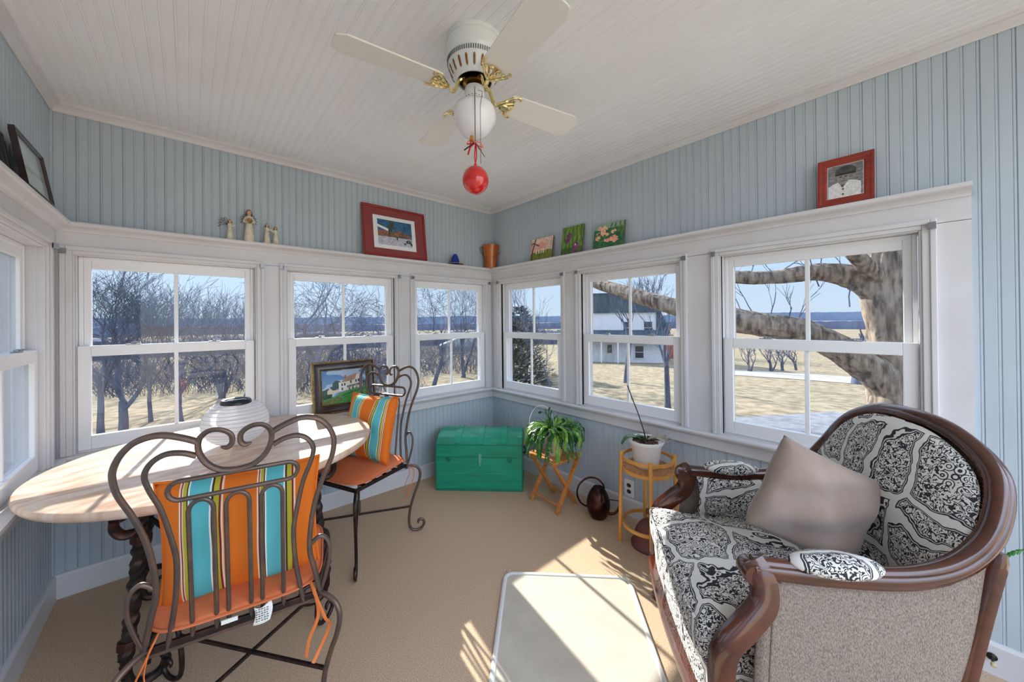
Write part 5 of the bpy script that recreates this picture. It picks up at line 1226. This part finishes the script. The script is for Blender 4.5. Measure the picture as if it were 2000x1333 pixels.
# brush thickets: tangles nobody could count
def thicket(u0, u1, d0, d1, h, n, seed, label, m, name='brush_thicket'):
    rr = random.Random(seed); mb = MB()
    for k_ in range(n):
        p = at_px(rr.uniform(u0, u1), rr.uniform(d0, d1)); d = Vector((rr.gauss(0, .4), rr.gauss(0, .4), 1)).normalized(); L = h*rr.uniform(.5, 1.1); P = [p-Vector((0, 0, .1))]
        for i in range(4): d = (d+Vector((rr.gauss(0, .25), rr.gauss(0, .25), rr.gauss(0, .12)))).normalized(); P.append(P[-1]+d*L/4)
        mb.tube(P, [.012, .010, .008, .006, .004], 3)
        for j in (2, 3):
            d2 = (d+Vector((rr.gauss(0, .7), rr.gauss(0, .7), rr.gauss(0, .4)))).normalized(); mb.tube([P[j], P[j]+d2*L*.25, P[j]+d2*L*.4+Vector((0, 0, .1))], [.006, .005, .003], 3)
    return tag(mb.build(name, m, fixn=False), label, 'brush', kind='stuff')
thicket(140, 560, 15, 26, 2.6, 1100, 21, 'greyish tangle of bare brush below the horizon in the left back window', M_twig)
thicket(540, 800, 13, 22, 2.4, 800, 22, 'bare brush below the horizon in the middle back window', M_twig)
thicket(790, 960, 20, 30, 3.0, 520, 23, 'bare brush across the yard in the window left of the corner', M_twig)
M_ever = mat('dark_evergreen', (44, 66, 66), .9, spec=.1, noise=(9, (30, 52, 50)))
def evergreen(u, d, h, w_, seed, label):
    p = at_px(u, d); rr = random.Random(seed); t = thing('evergreen_bush', label, 'bush', (p.x, p.y, p.z-.05)); mb = MB()
    for k_ in range(1500):
        z = rr.random()**1.1*h; rad = w_*(1-(z/h))**.6*(.65+.35*rr.random()); a = rr.uniform(0, 2*pi); c = Vector((rad*cos(a), rad*sin(a), z)); d_ = Vector((cos(a), sin(a), rr.uniform(-.3, .8))).normalized(); s_ = d_.cross(Vector((0, 0, 1))).normalized()*.07
        mb.add([c-s_, c+s_, c+d_*.30+s_*.3, c+d_*.30-s_*.3], [(0, 1, 2, 3)])
    mb.build('foliage', M_ever, t, fixn=False); MB().tube([(0, 0, 0), (0, 0, h*.9)], [.09, .03], 8).build('trunk', M_bark, t)
evergreen(1000, 15, 2.5, 1.5, 31, 'dark evergreen bush in the window right of the corner')
evergreen(1016, 19, 3.6, 1.8, 32, 'taller dark evergreen behind the bush right of the corner')
# the big leaning tree beyond the right-hand window
M_oldbark = mat('deep_furrowed_bark', (160, 146, 132), .95, spec=.1, noise=(16, (78, 68, 64), (1, 1, .22), 6), bump=(16, 1.0, (1, 1, .25)))
def P3(u, v, d):
    r = _F*FPX+_R2*(u-1000)-_U2*(v-HY); return Vector((0, 0, CAMH))+r*(d/FPX)
bt = thing('old_leaning_tree', 'massive rough-barked tree with long low limbs outside the right-hand window', 'tree', tuple(P3(1790, 860, 5.4)))
O = Vector(bt.location)
def limb(name, pts, rad, parent, ns=26, jit=.035, seed=1):
    P = smoothpts([P3(*p)-O for p in pts], 9); n_ = len(P); k_ = (len(rad)-1)/(n_-1); rr = random.Random(seed)
    R = []
    for i in range(n_): f_ = i*k_; j = min(int(f_), len(rad)-2); R.append(rad[j]+(rad[j+1]-rad[j])*(f_-j))
    mb = MB(); mb.tube(P, R, ns)
    v = []
    for i in range(n_):
        for q in range(ns):
            x = Vector(mb.v[i*ns+q]); c = P[i]; dd = x-c; s_ = 1+jit*(sin(q*3.1+i*.35)+.8*sin(q*5.3-i*.5+seed)+rr.gauss(0, .5)); v.append(tuple(c+dd*s_))
    mb.v = v
    return mb.build(name, M_oldbark, parent, smooth=True, fixn=False)
trunk = limb('trunk', [(1778, 1010, 5.4), (1768, 880, 5.4), (1756, 790, 5.4), (1752, 715, 5.45), (1735, 640, 5.5), (1722, 560, 5.5), (1735, 480, 5.5), (1770, 380, 5.5)], [.44, .40, .36, .30, .25, .25, .26, .24], bt, seed=1)
limb('limb', [(1762, 800, 5.4), (1725, 742, 5.4), (1640, 682, 5.5), (1560, 646, 5.6), (1470, 632, 5.8), (1400, 618, 6.1), (1330, 603, 6.5), (1262, 584, 7.0), (1205, 566, 7.6), (1160, 552, 8.2), (1100, 530, 9)], [.27, .24, .20, .185, .19, .18, .155, .14, .13, .11, .08], bt, seed=2)
limb('limb', [(1735, 590, 5.5), (1700, 560, 5.5), (1650, 538, 5.6), (1590, 532, 5.7), (1510, 542, 5.8), (1430, 541, 6.0), (1370, 528, 6.3), (1300, 490, 6.8)], [.20, .19, .165, .13, .105, .10, .085, .06], bt, seed=3)
limb('limb', [(1722, 560, 5.5), (1690, 520, 5.3), (1640, 470, 5.1), (1560, 420, 5.0)], [.14, .11, .09, .06], bt, seed=4)
rr = random.Random(8)
for u, v, d in ((1452, 616, 5.85), (1478, 626, 5.8), (1508, 640, 5.75), (1520, 540, 5.8), (1536, 642, 5.65), (1560, 650, 5.6), (1470, 544, 5.9), (1600, 536, 5.7), (1660, 600, 5.5), (1600, 560, 5.7)):
    p = P3(u, v, d)-O; mb = MB(); branch(mb, p, Vector((rr.uniform(-.5, .5), rr.uniform(-.5, .5), 1)), .012, rr.uniform(.35, .7), 2, rr, .45, .6, .004); mb.build('shoot', M_bark, bt, fixn=False)
# white gambrel house
def build_house():
    D = 33.0; p = at_px(1190, D); fx = Vector((p.x, p.y)).normalized(); rz = atan2(-fx.x, fx.y)     # local +y points away from the room
    z0 = -2.55; t = thing('gambrel_house', 'white clapboard house with a dark gambrel roof and porch, seen through the right windows', 'house', (p.x, p.y, z0), rz)
    M_clap = mat('white_clapboard', (226, 226, 232), .8, spec=.1); M_roof = mat('dark_teal_shingle', (84, 98, 108), .9, spec=.1, noise=(3, (66, 78, 90)))
    M_hw = mat('house_window_dark', (54, 64, 78), .15)
    W2 = 4.6
    mb = MB()
    mb.box((-W2, 0, 0), (W2, 7, 2.25))
    for k_ in range(14): mb.box((-W2-.02, -.02, .1+k_*.155), (W2+.02, 0, .115+k_*.155))
    mb.build('wall', M_clap, t)
    mb = MB(); mb.box((-W2+.4, 1.0, 2.2), (W2-.5, 7, 4.65))
    for k_ in range(12): mb.box((-W2+.4, .98, 2.9+k_*.14), (W2-.5, 1.0, 2.915+k_*.14))
    mb.build('upper_wall', M_clap, t)
    mb = MB(); mb.prism([(-1.2, 2.05), (1.1, 2.95), (1.1, 2.85), (-1.2, 1.95)], -W2-.3, W2+.3, 'x'); mb.build('porch_roof', M_roof, t)
    mb = MB(); mb.prism([(-W2+.1, 4.5), (-W2+1.0, 6.35), (W2-1.2, 6.35), (W2-.1, 4.5)], .8, 7.2, 'y'); mb.build('gambrel_roof', M_roof, t)
    mb = MB(); mb.prism([(W2-.5, 2.6), (W2-.5, 4.6), (W2-.1, 4.6), (W2+.7, 2.6)], .9, 7.1, 'y'); mb.build('roof_skirt', M_roof, t)
    mb = MB(); mb.prism([(-.75, 2.0), (0, 2.65), (.75, 2.0)], -1.6, 1.0, 'y'); mb.build('porch_gable', M_clap, t)
    for x in (-4.5, -.7, .7): MB().box((x-.06, -1.35, 0), (x+.06, -1.2, 2.05)).build('porch_post', M_clap, t)
    mb = MB(); mb.box((-.42, -.06, 0), (.42, .02, 1.85)); d = mb.build('door', mat('house_door', (206, 208, 214), .6), t); MB().box((-.2, -.09, .85), (.2, -.05, 1.6)).build('door_glass', M_hw, d)
    for x, y, z in ((2.55, -.08, .95), (-2.6, -.08, .95), (1.6, .92, 3.1), (-2.2, .92, 3.1), (3.4, .92, 3.1)):
        mb = MB(); ringbox_local(mb, x, y, z, .42, .62, .07); f = mb.build('window', M_clap, t); MB().box((x-.37, y+.03, z-.50), (x+.37, y+.05, z+.56)).build('pane', M_hw, f)
def ringbox_local(mb, x, y, z, hw, hh, w__):
    for a, b in (((x-hw, y, z-hh), (x-hw+w__, y+.07, z+hh)), ((x+hw-w__, y, z-hh), (x+hw, y+.07, z+hh)), ((x-hw, y, z+hh-w__), (x+hw, y+.07, z+hh)), ((x-hw, y, z-hh), (x+hw, y+.07, z-hh+w__)), ((x-hw, y+.01, z-.02), (x+hw, y+.06, z+.02))): mb.box(a, b)
build_house()
p = at_px(1293, 40); t = thing('brick_shed', 'small orange-red shed just right of the white house', 'shed', (p.x, p.y, -2.95), -1.0)
MB().box((-1.3, -1.2, 0), (1.3, 1.2, 2.3)).build('wall', mat('orange_red_brick', (188, 104, 84), .9), t); MB().prism([(-1.5, 2.2), (0, 3.1), (1.5, 2.2)], -1.4, 1.4, 'y').build('roof', mat('pale_metal_roof', (196, 160, 150), .5), t)
p = at_px(908, 60); t = thing('grey_barn', 'pale grey barn roof far off in the window left of the corner', 'barn', (p.x, p.y, -4.6), -.6)
MB().box((-4, -3, 0), (4, 3, 2.0)).build('wall', mat('faded_barn_grey', (150, 162, 170), .9), t); MB().prism([(-4.4, 1.9), (0, 3.6), (4.4, 1.9)], -3.2, 3.2, 'y').build('roof', mat('faded_barn_roof', (160, 178, 190), .7), t)
# projecting wing of the house beyond the left window
mb = MB(); bead_wall(mb, bead_profile(-3.6, -.60, .042, .005), -1.1, 3.3, lambda s_, d, z: (s_, 3.35+d, z)); mb.box((-.60, 3.345, -1.1), (-.57, 3.47, 3.3)); o = mb.build('wall_wing', mat('outside_pale_blue_siding', (206, 220, 226), .6)); struct(o)
mb = MB(); mb.box((XL-.12, YF, -1.2), (XR+.12, YB+.12, -.06)); struct(mb.build('wall_foundation', mat('foundation_grey', (150, 148, 146), .9)))
